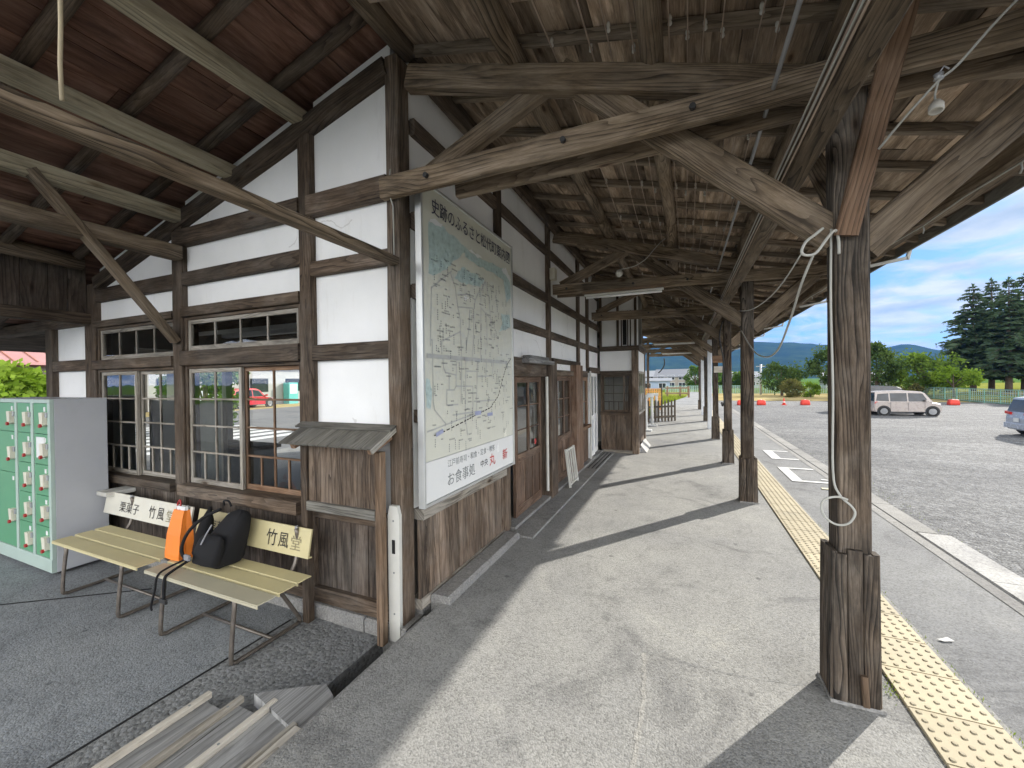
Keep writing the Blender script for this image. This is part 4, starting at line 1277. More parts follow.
# lengthwise timbers
Y0, Y1 = -0.7, 24.2
for x, dz, r in ((-0.915, 0.0, 0.066), (-0.135, 0.0, 0.062), (0.66, 0.0, 0.062)):
    y = Y0
    while y < Y1:
        y2 = min(Y1, y+RND.uniform(5.2, 6.4))
        cpart('purlin', M['canopy'], lambda mb: log(mb, (x, y-0.1, zc(x)+r), (x, y2+0.1, zc(x)+r), r*1.05, r*0.92, 12, 0.008), smooth=True)
        y = y2
cpart('post_plate', M['canopy'], lambda mb: beam(mb, (0.535, 0.9, 2.63), (0.535, Y1, 2.63), 0.10, 0.125, Z_, 0.01, wob=0.004))
cpart('upper_plate', M['canopy'], lambda mb: beam(mb, (0.733, Y0, 2.985), (0.733, Y1, 2.985), 0.12, 0.11, Z_, 0.01, wob=0.003))
cpart('eave_purlin', M['canopy'], lambda mb: beam(mb, (1.80, Y0, 2.84), (1.80, Y1, 2.84), 0.115, 0.14, Z_, 0.012, wob=0.006))
cpart('eave_board', M['shingle'], lambda mb: beam(mb, (2.055, Y0, zc(2.055)+0.145), (2.055, Y1, zc(2.055)+0.145), 0.022, 0.10, Z_, 0.003, wob=0.004))
cpart('wall_fascia', M['frame'], lambda mb: beam(mb, (-1.60, YG+0.15, 3.60), (-1.60, 8.6, 3.60), 0.05, 0.10, Z_, 0.005, wob=0.002))
y = -0.5
while y < 24.1:
    dz = RND.uniform(-.006, .006)
    cpart('rafter', M['rafter'], lambda mb: beam(mb, (-1.74, y+RND.uniform(-.03, .03), zc(-1.74)+0.155+dz), (2.05, y+RND.uniform(-.03, .03), zc(2.05)+0.155+dz), 0.048, 0.055, Z_, 0.004, wob=0.004))
    y += 0.46
def roofboards(mb, fz, xa, xb, ya, yb, wd, ln, tones=(0.55, 0.8, 1.0, 1.0, 1.2, 1.6)):
    sgn = 1 if xb > xa else -1
    x = xa
    while (xb-x)*sgn > 0:
        ww = wd*RND.uniform(0.8, 1.2)
        y = ya-RND.uniform(0, ln)
        while y < yb:
            y2 = y+ln*RND.uniform(0.8, 1.2)
            xm = x+sgn*ww/2
            dz = RND.uniform(0, .010)
            tl = RND.uniform(-.006, .006)
            slope = (fz(xm+0.01)-fz(xm-0.01))/0.02
            upv = V((-slope, 0, 1)).normalized()
            beam(mb, (xm, max(y, ya-.2), fz(xm)+dz+tl), (xm, min(y2, yb+.2), fz(xm)+dz-tl), ww*1.02, 0.012, upv, 0.001, 1, 0, RND.choice(tones))
            y = y2+0.004
        x += sgn*ww
cpart('roof_boards', M['roofboard'], lambda mb: roofboards(mb, lambda x: zc(x)+0.190, -1.78, 2.07, Y0, Y1, 0.15, 1.9))
def slab(mb, fz, xa, xb, ya, yb, th=0.05):
    a, b = (xa, fz(xa)), (xb, fz(xb))
    prism(mb, [a, b, (b[0], b[1]+th), (a[0], a[1]+th)], ((0, 0, 0), X_, Z_, Y_), ya, yb)
cpart('roof_covering', M['roof_grey'], lambda mb: slab(mb, lambda x: zc(x)+0.225, -1.9, 2.10, Y0-0.1, Y1+0.1))

# ------------------------------------------------------------------ porch roof over the benches
pr = thing('porch_roof', 'dark boarded porch roof on pale squared purlins above the benches', 'roof', (-3.6, 0, 3.2))
def ppart(name, mat, f, smooth=False):
    mb = MB(); f(mb)
    return mb.build(name, mat, pr, smooth)
def zl(x):
    return 3.713+0.27*(x+1.8)
YE = -0.3
ppart('purlin', M['porchbeam'], lambda mb: beam(mb, (-2.595, YG+0.04, 3.515), (-2.595, YE, 3.515), 0.11, 0.095, Z_, 0.006, wob=0.003))
ppart('purlin', M['porchbeam'], lambda mb: beam(mb, (-3.405, YG+0.06, 3.290), (-3.405, YE, 3.290), 0.11, 0.10, Z_, 0.006, wob=0.003))
ppart('purlin', M['porchbeam'], lambda mb: beam(mb, (-4.105, YG-0.005, 3.045), (-4.105, YE, 3.045), 0.11, 0.11, Z_, 0.006, wob=0.003))
ppart('lower_beam', M['canopy'], lambda mb: beam(mb, (-4.125, YG-0.01, 2.72), (-4.125, YE, 2.72), 0.13, 0.12, Z_, 0.010, wob=0.005))
ppart('hanging_batten', M['canopy'], lambda mb: beam(mb, (-1.738, YG-0.005, 2.345), (-1.738, YE, 2.36), 0.078, 0.05, Z_, 0.006, wob=0.003))
ppart('eave_log', M['canopy'], lambda mb: log(mb, (-5.60, YG-0.10, 2.80), (-5.60, YE, 2.90), 0.075, 0.082, 12, 0.01), True)
ppart('ridge_log', M['canopy'], lambda mb: log(mb, (-1.71, YG+0.12, 3.775), (-1.71, YE, 3.775), 0.066, 0.072, 14, 0.008), True)
ppart('purlin_strut', M['canopy'], lambda mb: beam(mb, (-4.165, YG-0.02, 1.94), (-4.075, 1.215, 3.03), 0.055, 0.095, X_, 0.006, wob=0.003))
y = YG-0.18
while y > YE:
    if y > YE+0.1:
        yy = y+RND.uniform(-.04, .04)
        ppart('rafter', M['frame'], lambda mb: log(mb, (-1.72, yy, zl(-1.72)+0.145), (-7.5, yy+RND.uniform(-.03, .03), zl(-7.5)+0.145), 0.044, 0.038, 10, 0.006), True)
    y -= 0.47
ppart('roof_boards', M['porchboard'], lambda mb: roofboards(mb, lambda x: zl(x)+0.200, -1.68, -7.6, YE, YG+0.2, 0.25, 6.0, (0.7, 0.85, 1.0, 1.1)))
ppart('roof_covering', M['wainscot_dark'], lambda mb: slab(mb, lambda x: zl(x)+0.235, -1.62, -8.8, YE-0.1, 10.6))
# ------------------------------------------------------------------ town map sign
MAP_TEAL= [[(0.052, 0.111), (0.154, 0.099), (0.248, 0.109), (0.371, 0.119), (0.381, 0.143), (0.264, 0.196), (0.205, 0.236), (0.096, 0.275), (0.046, 0.276)], [(0.371, 0.123), (0.485, 0.131), (0.666, 0.129), (0.877, 0.114), (0.936, 0.127), (0.976, 0.149), (0.994, 0.234), (0.92, 0.262), (0.875, 0.165), (0.665, 0.164), (0.508, 0.166), (0.381, 0.159)], [(0.272, 0.253), (0.347, 0.203), (0.483, 0.203), (0.609, 0.207), (0.555, 0.245), (0.411, 0.254), (0.323, 0.26)], [(0.821, 0.32), (0.969, 0.314), (0.984, 0.37), (0.802, 0.404), (0.851, 0.363)], [(0.019, 0.609), (0.048, 0.617), (0.062, 0.653), (0.045, 0.708), (0.016, 0.699)]]
MAP_WHITE= [[(0.052, 0.111), (0.085, 0.096), (0.173, 0.091), (0.154, 0.106)], [(0.404, 0.119), (0.462, 0.119), (0.586, 0.127), (0.51, 0.134)], [(0.844, 0.129), (0.91, 0.105), (0.991, 0.147), (0.976, 0.164), (0.916, 0.14)], [(0.364, 0.307), (0.418, 0.302), (0.418, 0.311), (0.367, 0.317)]]
MAP_ROADS= [[(0.243, 0.236), (0.068, 0.318), (0.052, 0.505)], [(0.231, 0.242), (0.277, 0.287), (0.299, 0.351), (0.323, 0.398), (0.325, 0.491)], [(0.301, 0.311), (0.405, 0.294), (0.488, 0.305)], [(0.55, 0.253), (0.488, 0.305), (0.473, 0.34), (0.46, 0.484)], [(0.614, 0.213), (0.557, 0.262), (0.549, 0.479)], [(0.614, 0.213), (0.66, 0.283), (0.696, 0.436)], [(0.562, 0.33), (0.691, 0.363)], [(0.156, 0.482), (0.327, 0.438)], [(0.625, 0.339), (0.628, 0.475)], [(0.423, 0.351), (0.414, 0.417), (0.384, 0.488)], [(0.299, 0.353), (0.458, 0.34)], [(0.052, 0.486), (0.067, 0.485), (0.07, 0.685), (0.08, 0.71), (0.173, 0.761)], [(0.375, 0.544), (0.361, 0.76), (0.385, 0.817)], [(0.502, 0.531), (0.486, 0.744)], [(0.618, 0.527), (0.607, 0.599)], [(0.28, 0.538), (0.271, 0.635)], [(0.154, 0.542), (0.158, 0.571), (0.174, 0.588), (0.278, 0.596)], [(0.207, 0.592), (0.206, 0.647)], [(0.183, 0.647), (0.252, 0.648), (0.271, 0.635), (0.447, 0.637), (0.443, 0.747)], [(0.381, 0.581), (0.492, 0.58)], [(0.506, 0.599), (0.698, 0.598)], [(0.459, 0.695), (0.729, 0.699)], [(0.237, 0.735), (0.487, 0.735)], [(0.181, 0.698), (0.287, 0.7)], [(0.019, 0.775), (0.168, 0.764), (0.348, 0.75), (0.471, 0.748)], [(0.183, 0.647), (0.181, 0.698)], [(0.71, 0.535), (0.69, 0.598)], [(0.326, 0.469), (0.33, 0.537), (0.318, 0.694)], [(0.461, 0.461), (0.444, 0.524)], [(0.55, 0.455), (0.539, 0.53)], [(0.145, 0.48), (0.143, 0.526)]]
MAP_MAIN= [(0.026, 0.537), (0.356, 0.536), (0.905, 0.535)]
MAP_RAIL= [(0.072, 0.791), (0.134, 0.787), (0.348, 0.764), (0.486, 0.747), (0.659, 0.728), (0.766, 0.684), (0.844, 0.603), (0.905, 0.547), (0.978, 0.513)]
SY0, SY1, SZ0, SZ1 = 2.24, 3.75, 0.72, 2.90
XS = -1.610
ms = thing('map_sign', 'large framed town map board with a white advertising strip below the map', 'sign', (XS, (SY0+SY1)/2, SZ0))
def mpart(name, mat, f, parent=None):
    mb = MB(); f(mb)
    return mb.build(name, mat, parent or ms)
def sp(s, t, d=0.0):
    return V((XS+d, SY0+0.0+s*(SY1-SY0), SZ1-t*(SZ1-SZ0)))
brd = mpart('board', M['map_cream'], lambda mb: box(mb, XS-0.03, XS, SY0, SY1, 1.005, SZ1, 0.002, 1, 'z'))
mpart('advert_strip', M['map_white'], lambda mb: box(mb, XS-0.03, XS, SY0, SY1, SZ0, 1.0, 0.002, 1, 'y'))
mpart('sign_frame', M['alu'], lambda mb: (box(mb, XS-0.04, XS+0.012, SY0-0.022, SY0, SZ0-0.022, SZ1+0.022, 0.003, 1, 'z'), box(mb, XS-0.04, XS+0.012, SY1, SY1+0.022, SZ0-0.022, SZ1+0.022, 0.003, 1, 'z'), box(mb, XS-0.04, XS+0.011, SY0, SY1, SZ1, SZ1+0.022, 0.003, 1, 'y'), box(mb, XS-0.04, XS+0.011, SY0, SY1, SZ0-0.022, SZ0, 0.003, 1, 'y'), box(mb, XS-0.03, XS+0.003, SY0, SY1, 1.0, 1.006, 0.001, 1, 'y')))
def ribbon(mb, pts, wd, d):
    q = [sp(*p, d) for p in pts]
    for a, b in zip(q[:-1], q[1:]):
        dd = (b-a).normalized(); s = V((0, -dd.z, dd.y))*wd/2
        a2 = a-dd*wd*0.3; b2 = b+dd*wd*0.3
        poly(mb, [a2-s, b2-s, b2+s, a2+s])
def tri_poly(mb, pts, d, jit=0.006):
    q = []
    for (a, b) in zip(pts, pts[1:]+pts[:1]):
        for k in range(4):
            t = k/4
            q.append(sp(a[0]+(b[0]-a[0])*t+(RND.uniform(-jit, jit) if k else 0), a[1]+(b[1]-a[1])*t+(RND.uniform(-jit, jit) if k else 0), d))
    poly(mb, q)
for p in MAP_TEAL:
    mpart('painted_hill', M['map_teal'], lambda mb: tri_poly(mb, p, 0.0012), brd)
for p in MAP_WHITE:
    mpart('painted_snow', M['map_white'], lambda mb: tri_poly(mb, p, 0.0016), brd)
mpart('painted_roads', M['map_road'], lambda mb: [ribbon(mb, p, 0.011, 0.0020+0.0001*i) for i, p in enumerate(MAP_ROADS)]+[ribbon(mb, MAP_MAIN, 0.032, 0.0055)], brd)
def railway(mb):
    for a, b in zip(MAP_RAIL[:-1], MAP_RAIL[1:]):
        n = 5
        for k in range(n):
            t0, t1 = k/n, (k+0.6)/n
            ribbon(mb, [(a[0]+(b[0]-a[0])*t0, a[1]+(b[1]-a[1])*t0), (a[0]+(b[0]-a[0])*t1, a[1]+(b[1]-a[1])*t1)], 0.008, 0.006)
mpart('painted_railway', M['ink'], railway, brd)
def specks(mb):
    rr = random.Random(5)
    for _ in range(330):
        s, t = rr.uniform(.06, .95), rr.uniform(.2, .84)
        n = rr.choice((2, 3, 4, 5))
        vert = rr.random() < 0.55
        for k in range(n):
            a = sp(s+(0 if vert else 0.0105*k), t+(0.0075*k if vert else 0), 0.0065)
            h = 0.0048
            poly(mb, [a+V((0, -h, -h)), a+V((0, h, -h)), a+V((0, h, h*0.2)), a+V((0, -h, h*0.2))])
            poly(mb, [a+V((0, -h, h*0.5)), a+V((0, h, h*0.5)), a+V((0, h, h)), a+V((0, -h, h))])
mpart('map_marks', M['ink_grey'], specks, brd)
mpart('station_marks', M['map_blue'], lambda mb: [ribbon(mb, [(.47, .742), (.53, .742)], 0.035, 0.0068), ribbon(mb, [(.62, .755), (.68, .755)], 0.03, 0.0068), ribbon(mb, [(.09, .79), (.14, .782)], 0.03, 0.0068)], brd)
mpart('title_lettering', M['ink_navy'], lambda mb: text_into(mb, '史跡のふるさと松代町案内図', sp(0.075, 0.080, 0.003), Y_, Z_, 0.118, 1.36, bold=0.006), brd)
adv = [c for c in ms.children if c.name.startswith('advert')][0]
def st2(y, z, d=0.002):
    return V((XS+d, SY0+y, SZ0+z))
mpart('advert_lettering', M['ink_grey'], lambda mb: text_into(mb, '江戸前寿司・和食・定食・喫茶', st2(0.28, 0.195), Y_, Z_, 0.055, 0.80), adv)
mpart('advert_lettering', M['ink_grey'], lambda mb: text_into(mb, 'お食事処', st2(0.28, 0.055), Y_, Z_, 0.100, 0.42), adv)
mpart('advert_small_lettering', M['ink'], lambda mb: text_into(mb, '中央', st2(0.80, 0.088), Y_, Z_, 0.062, 0.135), adv)
mpart('advert_name_lettering', M['ink_red'], lambda mb: text_into(mb, '丸', st2(0.97, 0.068), Y_, Z_, 0.105, 0.12, bold=0.01), adv)
mpart('advert_name_lettering', M['ink_red'], lambda mb: text_into(mb, '新', st2(1.25, 0.072), Y_, Z_, 0.10, 0.115, bold=0.01), adv)

# ------------------------------------------------------------------ roofed notice board on the end wall
nb = thing('notice_board', 'weathered wooden notice board with small shingled roof beside the corner post', 'notice board', (-2.15, 2.03, -0.15))
def npart(name, mat, f):
    mb = MB(); f(mb)
    return mb.build(name, mat, nb)
YN = 2.04
npart('leg', M['orange_wood'], lambda mb: beam(mb, (-1.815, YN, -0.15), (-1.815, YN, 1.10), 0.048, 0.055, Y_, 0.004, wob=0.001, tint=0.85))
npart('leg', M['frame'], lambda mb: beam(mb, (-2.485, YN, -0.15), (-2.485, YN, 1.12), 0.06, 0.055, Y_, 0.004, wob=0.001, tint=0.8))
def nbp(mb):
    x = -2.455
    while x < -1.845:
        ww = min(RND.uniform(0.045, 0.07), -1.84-x)
        box(mb, x, x+ww-0.002, YN-0.005, YN+0.012, 0.70, 1.15, 0.001, RND.uniform(.5, .85), 'z'); x += ww
npart('back_panel', M['wainscot'], nbp)
npart('bottom_rail', M['shingle'], lambda mb: box(mb, -2.455, -1.84, YN-0.03, YN+0.025, 0.655, 0.72, 0.004, 1.1, 'x'))
for x in (-1.80, -2.485):
    npart('roof_bearer', M['sash'], lambda mb: beam(mb, (x, 2.115, 1.195), (x, 1.93, 1.125), 0.04, 0.05, Z_, 0.003, 1, 0, 1))
def nroof(mb):
    n = 9
    for k in range(n):
        xa = -2.585+0.835*k/n; xb = -2.585+0.835*(k+1)/n-0.003
        t = RND.uniform(.75, 1.2)
        beam(mb, ((xa+xb)/2, 2.125, 1.250), ((xa+xb)/2, 1.90+RND.uniform(-.004, .004), 1.140), xb-xa, 0.011, Z_, 0.002, 1, 0, t)
    beam(mb, (-2.62, 2.095, 1.250), (-1.745, 2.095, 1.250), 0.075, 0.014, V((0, -0.42, 1)), 0.002, 1, 0, 0.9)
    beam(mb, (-1.752, 2.12, 1.238), (-1.752, 1.895, 1.126), 0.012, 0.03, Z_, 0.001, 1, 0, 2.2)
npart('shingle_roof', M['shingle'], nroof)

# ------------------------------------------------------------------ white board standing at the corner
wb = thing('marker_board', 'narrow white painted board standing against the building corner post', 'board', (-1.752, 2.1, -0.15))
def wpart(name, mat, f):
    mb = MB(); f(mb)
    return mb.build(name, mat, wb)
WF = ((-1.752, 2.098, 0), X_, Z_, Y_)
wpart('plank', M['dirty_white'], lambda mb: prism(mb, [(-0.046, -0.15), (0.042, -0.15), (0.046, 0.68), (0.03, 0.742), (-0.03, 0.742), (-0.046, 0.68)], WF, -0.014, 0.014))
wpart('slot', M['dark_hole'], lambda mb: prism(mb, [(-0.012, 0.43), (0.012, 0.43), (0.012, 0.52), (-0.012, 0.52)], WF, -0.017, -0.012))
for z in (0.03, 0.30, 0.64):
    wpart('nail', M['ink_grey'], lambda mb: prism(mb, [(-0.005, z), (0.005, z), (0.005, z+0.01), (-0.005, z+0.01)], WF, -0.017, -0.012))

# ------------------------------------------------------------------ coin lockers
LX1, LY0, LY1, LZ0, LZ1 = -5.19, 1.64, 2.03, -0.15, 1.435
lk = thing('locker', 'grey coin locker cabinet with pale green doors and cream key locks', 'locker', (-5.9, 1.83, -0.15))
def lpart(name, mat, f, parent=None, smooth=False):
    mb = MB(); f(mb)
    return mb.build(name, mat, parent or lk, smooth)
lpart('cabinet', M['locker_grey'], lambda mb: box(mb, -6.65, LX1, LY0+0.03, LY1, LZ0+0.03, LZ1, 0.004, 1, 'z'))
lpart('plinth', M['locker_frame'], lambda mb: box(mb, -6.648, LX1-0.002, LY0-0.002, LY0+0.03, LZ0+0.03, 0.0, 0.003, 1, 'x'))
lpart('foot_strip', M['trim_dark'], lambda mb: box(mb, -6.60, LX1-0.04, LY0+0.05, LY1-0.02, LZ0, LZ0+0.03, 0.002, 1, 'x'))
lpart('front_frame', M['locker_frame'], lambda mb: [box(mb, x, x+0.045, LY0, LY0+0.03, 0.0, LZ1, 0.003, 1, 'z') for x in (LX1-0.045, -5.575, -5.925, -6.65)]+[box(mb, -6.605, LX1-0.045, LY0+0.001, LY0+0.03, LZ1-0.035, LZ1, 0.003, 1, 'x')])
def locker_door(x0, x1, z0, z1, lockz=None, paper=False):
    d = lpart('locker_door', M['locker_green'], lambda mb: box(mb, x0+0.003, x1-0.003, LY0+0.008, LY0+0.03, z0+0.003, z1-0.003, 0.004, RND.uniform(.94, 1.05), 'z'))
    zl_ = (z0+z1)/2-0.02 if lockz is None else lockz
    lpart('lock_housing', M['cream'], lambda mb: prism(mb, [(-0.050, 0.066), (0.018, 0.070), (0.022, -0.045), (-0.006, -0.060), (-0.034, -0.030)], ((x1-0.035, LY0+0.008, zl_+0.01), X_, Z_, -Y_), 0.0, 0.035), d)
    lpart('key_tag', M['red'], lambda mb: cyl(mb, (x1-0.034, LY0-0.026, zl_-0.040), 0.017, -0.016, 'y', 14), d)
    lpart('lock_hinge', M['steel'], lambda mb: box(mb, x1-0.012, x1+0.012, LY0-0.012, LY0+0.006, zl_+0.03, zl_+0.075, 0.003, 0.7, 'z'), d)
    lpart('number_plate', M['map_white'], lambda mb: box(mb, x1-0.085, x1-0.05, LY0+0.005, LY0+0.008, z1-0.075, z1-0.035, 0.001, 1, 'x'), d)
    if paper:
        lpart('notice_paper', M['map_white'], lambda mb: box(mb, x0+0.05, x0+0.22, LY0+0.005, LY0+0.008, z0+0.06, z1-0.03, 0.001, 1, 'z'), d)
for xa, xb in ((-5.53, LX1-0.045), (-5.88, -5.575)):
    for r in range(5):
        locker_door(xa, xb, 0.28*r, 0.28*(r+1), None, paper=(r == 3 and xa > -5.6))
for z0, z1, pp in ((1.12, 1.40, False), (0.72, 1.12, True), (0.0, 0.72, False)):
    locker_door(-6.605, -5.925, z0, z1, 0.30 if z0 == 0 else None, paper=pp)

# white bracket shelf on the wall by the lockers
mb = MB(); box(mb, -5.16, -4.98, 1.93, 2.15, 0.505, 0.545, 0.004, 1, 'x')
tag(mb.build('shelf_bracket', M['dirty_white'], None, False, (-5.07, 2.04, 0.5)), 'short white ledge between the grey lockers and the boarded wall', 'bracket')

# ------------------------------------------------------------------ benches
def bench(label, x0, x1, bx0, bx1, mats, words_):
    xm = (x0+x1)/2
    b = thing('bench', label, 'bench', (xm, 1.75, -0.15), 'advertising benches under the windows')
    def bp(name, mat, f, parent=None, smooth=False):
        mb = MB(); f(mb)
        return mb.build(name, mat, parent or b, smooth)
    zs = 0.262
    for k, (ya, yb) in enumerate(((1.535, 1.655), (1.672, 1.785), (1.800, 1.905))):
        bp('seat_slat', M[mats[k]], lambda mb: (box(mb, x0, x1, ya, yb, zs-0.007+0.004*k, zs+0.004*k, 0.002, 1, 'x'), box(mb, x0, x1, ya-0.001, ya+0.006, zs-0.024+0.004*k, zs-0.008+0.004*k, 0.002, 1, 'x')))
    bk = bp('backrest', M[mats[3]], lambda mb: (prism(mb, [(1.952, 0.345), (1.964, 0.343), (2.000, 0.535), (1.988, 0.537)], ((0, 0, 0), Y_, Z_, X_), bx0, bx1), prism(mb, [(1.966, 0.343), (1.985, 0.340), (1.987, 0.350), (1.966, 0.353)], ((0, 0, 0), Y_, Z_, X_), bx0, bx1)))
    ez = V((0, 0.036, 0.192)).normalized()
    for wx, body, hgt, wdt, inkm in words_:
        def wr(mb):
            text_into(mb, body, V((wx, 1.9485+0.0075, 0.385)), X_, ez, hgt, wdt)
        bp('bench_lettering', M[inkm], wr, bk)
    for xx in (x0+0.22, x1-0.22):
        # sled leg: one bent tube
        p = [(xx, 1.97, 0.53), (xx, 1.985, 0.40), (xx, 1.93, 0.25), (xx, 1.80, 0.235), (xx, 1.57, 0.238), (xx, 1.545, 0.20), (xx, 1.52, -0.09), (xx, 1.54, -0.132), (xx, 1.60, -0.135), (xx, 1.95, -0.135), (xx, 1.985, -0.12), (xx, 1.96, -0.06), (xx, 1.80, 0.22)]
        bp('leg', M['bench_tube'], lambda mb: tube(mb, p, 0.0135, 8, smoothn=3), smooth=True)
    bp('stretcher', M['bench_tube'], lambda mb: tube(mb, [(x0+0.22, 1.78, -0.128), (x1-0.22, 1.78, -0.128)], 0.010, 8), smooth=True)
    bp('bolt', M['steel'], lambda mb: [cyl(mb, (xx, 1.972, 0.535), 0.010, 0.016, 'z', 8) for xx in (x0+0.22, x1-0.22)])
    return b
bench('yellow slatted bench with cream lettered backrest next to the grey lockers', -4.86, -3.57, -5.10, -3.74, ('bench_yellow', 'bench_yellow', 'bench_yellow', 'bench_white'), ((-4.83, '栗菓子', 0.092, 0.32, 'ink'), (-4.35, '竹', 0.105, 0.10, 'ink'), (-4.22, '風', 0.10, 0.10, 'ink'), (-4.08, '堂', 0.095, 0.10, 'ink_faded')))
bench('yellow lettered bench holding a black backpack, beside the notice board', -3.47, -2.29, -3.65, -2.38, ('bench_cream', 'bench_yellow', 'bench_yellow', 'bench_yellow'), ((-3.50, '栗菓子', 0.092, 0.30, 'ink'), (-2.815, '竹', 0.112, 0.11, 'ink'), (-2.685, '風', 0.10, 0.10, 'ink'), (-2.56, '堂', 0.095, 0.10, 'ink_faded')))

# ------------------------------------------------------------------ bags
ob = thing('paper_bag', 'tall orange paper carrier bag standing on the bench seat', 'bag', (-3.50, 1.75, 0.266))
def opart(name, mat, f, smooth=False):
    mb = MB(); f(mb)
    return mb.build(name, mat, ob, smooth)
def bagbody(mb):
    rings = []
    for t, wx_, wy_, dx_, dy_ in ((0, .088, .050, 0, 0), (.1, .089, .050, 0, 0), (.5, .084, .044, -.004, .01), (.85, .070, .028, -.008, .02), (1.0, .064, .020, -.010, .028)):
        z = 0.267+0.345*t
        c = V((-3.465+dx_, 1.745+dy_, z))
        rings.append(([c+V((-wx_, -wy_, 0.004)), c+V((0, -wy_*1.05, -0.0)), c+V((wx_, -wy_, 0.006)), c+V((wx_*0.93, 0, 0.0)), c+V((wx_, wy_, 0)), c+V((0, wy_*1.04, .008)), c+V((-wx_, wy_, 0)), c+V((-wx_*0.93, 0, 0))], z))
    prof_loop(mb, rings, 1)
opart('bag_body', M['orange_bag'], bagbody)
opart('bag_liner', M['map_white'], lambda mb: box(mb, -3.525, -3.42, 1.762, 1.785, 0.60, 0.64, 0.004, 1, 'x'))
opart('handle', M['red'], lambda mb: tube(mb, [(-3.525, 1.765, 0.60), (-3.52, 1.77, 0.66), (-3.50, 1.775, 0.68), (-3.485, 1.77, 0.64), (-3.48, 1.765, 0.60)], 0.006, 6, smoothn=4), True)

bp_ = thing('backpack', 'black nylon backpack slumped against the yellow bench back', 'backpack', (-3.12, 1.80, 0.27))
def kpart(name, mat, f, smooth=False):
    mb = MB(); f(mb)
    return mb.build(name, mat, bp_, smooth)
def packbody(mb):
    rings = []
    n = 20
    prof = ((0.0, .120, .070, 0, 0), (.02, .150, .095, 0, 0), (.10, .168, .108, .0, 0), (.28, .166, .104, .010, .012), (.46, .158, .092, .024, .03), (.64, .147, .078, .042, .05), (.80, .132, .062, .056, .068), (.91, .112, .045, .064, .08), (.97, .085, .028, .068, .086), (1.0, .04, .010, .07, .09))
    for t, a, b, dx_, dy_ in prof:
        c = V((-3.065+dx_*1.0, 1.80+dy_*1.1, 0.272+0.355*t))
        pts = []
        for j in range(n):
            th = 2*math.pi*j/n
            cs, sn = math.cos(th), math.sin(th)
            e = 0.5
            px_ = math.copysign(abs(cs)**e, cs)*a*0.80; py_ = math.copysign(abs(sn)**e, sn)*b
            wv = 1+0.07*noise.noise(V((cs*2, sn*2, t*5)))+0.03*noise.noise(V((cs*5, sn*5, t*12)))
            pts.append(c+V((px_*wv, py_*wv, 0.012*noise.noise(V((cs*3, sn*3, t*3+9))))))
        rings.append((pts, t))
    prof_loop(mb, rings, 1)
kpart('pack_body', M['bag_black'], packbody, True)
def packpocket(mb):
    rings = []
    for t, a, b in ((0, .10, .01), (.08, .125, .04), (.5, .128, .045), (.85, .115, .03), (1, .09, .008)):
        c = V((-3.055+0.03*t, 1.690+0.035*t, 0.30+0.20*t))
        rings.append(([c+V((math.copysign(abs(math.cos(2*math.pi*j/16))**.6, math.cos(2*math.pi*j/16))*a, math.copysign(abs(math.sin(2*math.pi*j/16))**.6, math.sin(2*math.pi*j/16))*b, 0)) for j in range(16)], t))
    prof_loop(mb, rings, 1)
kpart('front_pocket', M['bag_black'], packpocket, True)
kpart('shoulder_strap', M['bag_black'], lambda mb: (tube(mb, [(-3.06, 1.80, 0.655), (-3.16, 1.74, 0.60), (-3.235, 1.68, 0.50), (-3.27, 1.66, 0.38), (-3.22, 1.67, 0.30)], 0.011, 8, smoothn=4), tube(mb, [(-3.22, 1.68, 0.33), (-3.27, 1.58, 0.295), (-3.285, 1.525, 0.26), (-3.30, 1.515, 0.16), (-3.335, 1.51, 0.06), (-3.33, 1.51, 0.02)], 0.007, 6, smoothn=4), tube(mb, [(-3.20, 1.68, 0.32), (-3.205, 1.56, 0.282), (-3.20, 1.522, 0.25), (-3.195, 1.515, 0.12)], 0.009, 6, smoothn=4)), True)
kpart('strap_buckle', M['trim_dark'], lambda mb: box(mb, -3.235, -3.165, 1.505, 1.522, 0.095, 0.125, 0.004, 1, 'x'))
kpart('zip_trim', M['bag_grey'], lambda mb: (tube(mb, [(-3.06, 1.668, 0.45), (-3.035, 1.690, 0.52), (-3.01, 1.712, 0.58)], 0.005, 6), box(mb, -3.165, -3.115, 1.618, 1.634, 0.345, 0.385, 0.004, 1, 'x')))
kpart('grab_loop', M['bag_black'], lambda mb: tube(mb, [(-3.10, 1.85, 0.665), (-3.09, 1.84, 0.70), (-3.05, 1.85, 0.70), (-3.04, 1.86, 0.66)], 0.007, 6, smoothn=3), True)
dp = thing('folded_umbrella', 'dark folded bag leaning between the orange bag and the backpack', 'bag', (-3.36, 1.80, 0.27))
def darkbag(mb):
    lathe(mb, (-3.325, 1.80, 0.27), [(0.035, 0), (0.05, 0.03), (0.055, 0.16), (0.042, 0.26), (0.02, 0.32), (0.008, 0.36)], V((-0.02, 0.25, 1)), 12)
mb = MB(); darkbag(mb); mb.build('pouch', M['bag_black'], dp, True)
mb = MB(); tube(mb, [(-3.40, 1.77, 0.27), (-3.40, 1.80, 0.46)], 0.006, 6); mb.build('yellow_stick', M['bench_yellow'], dp)

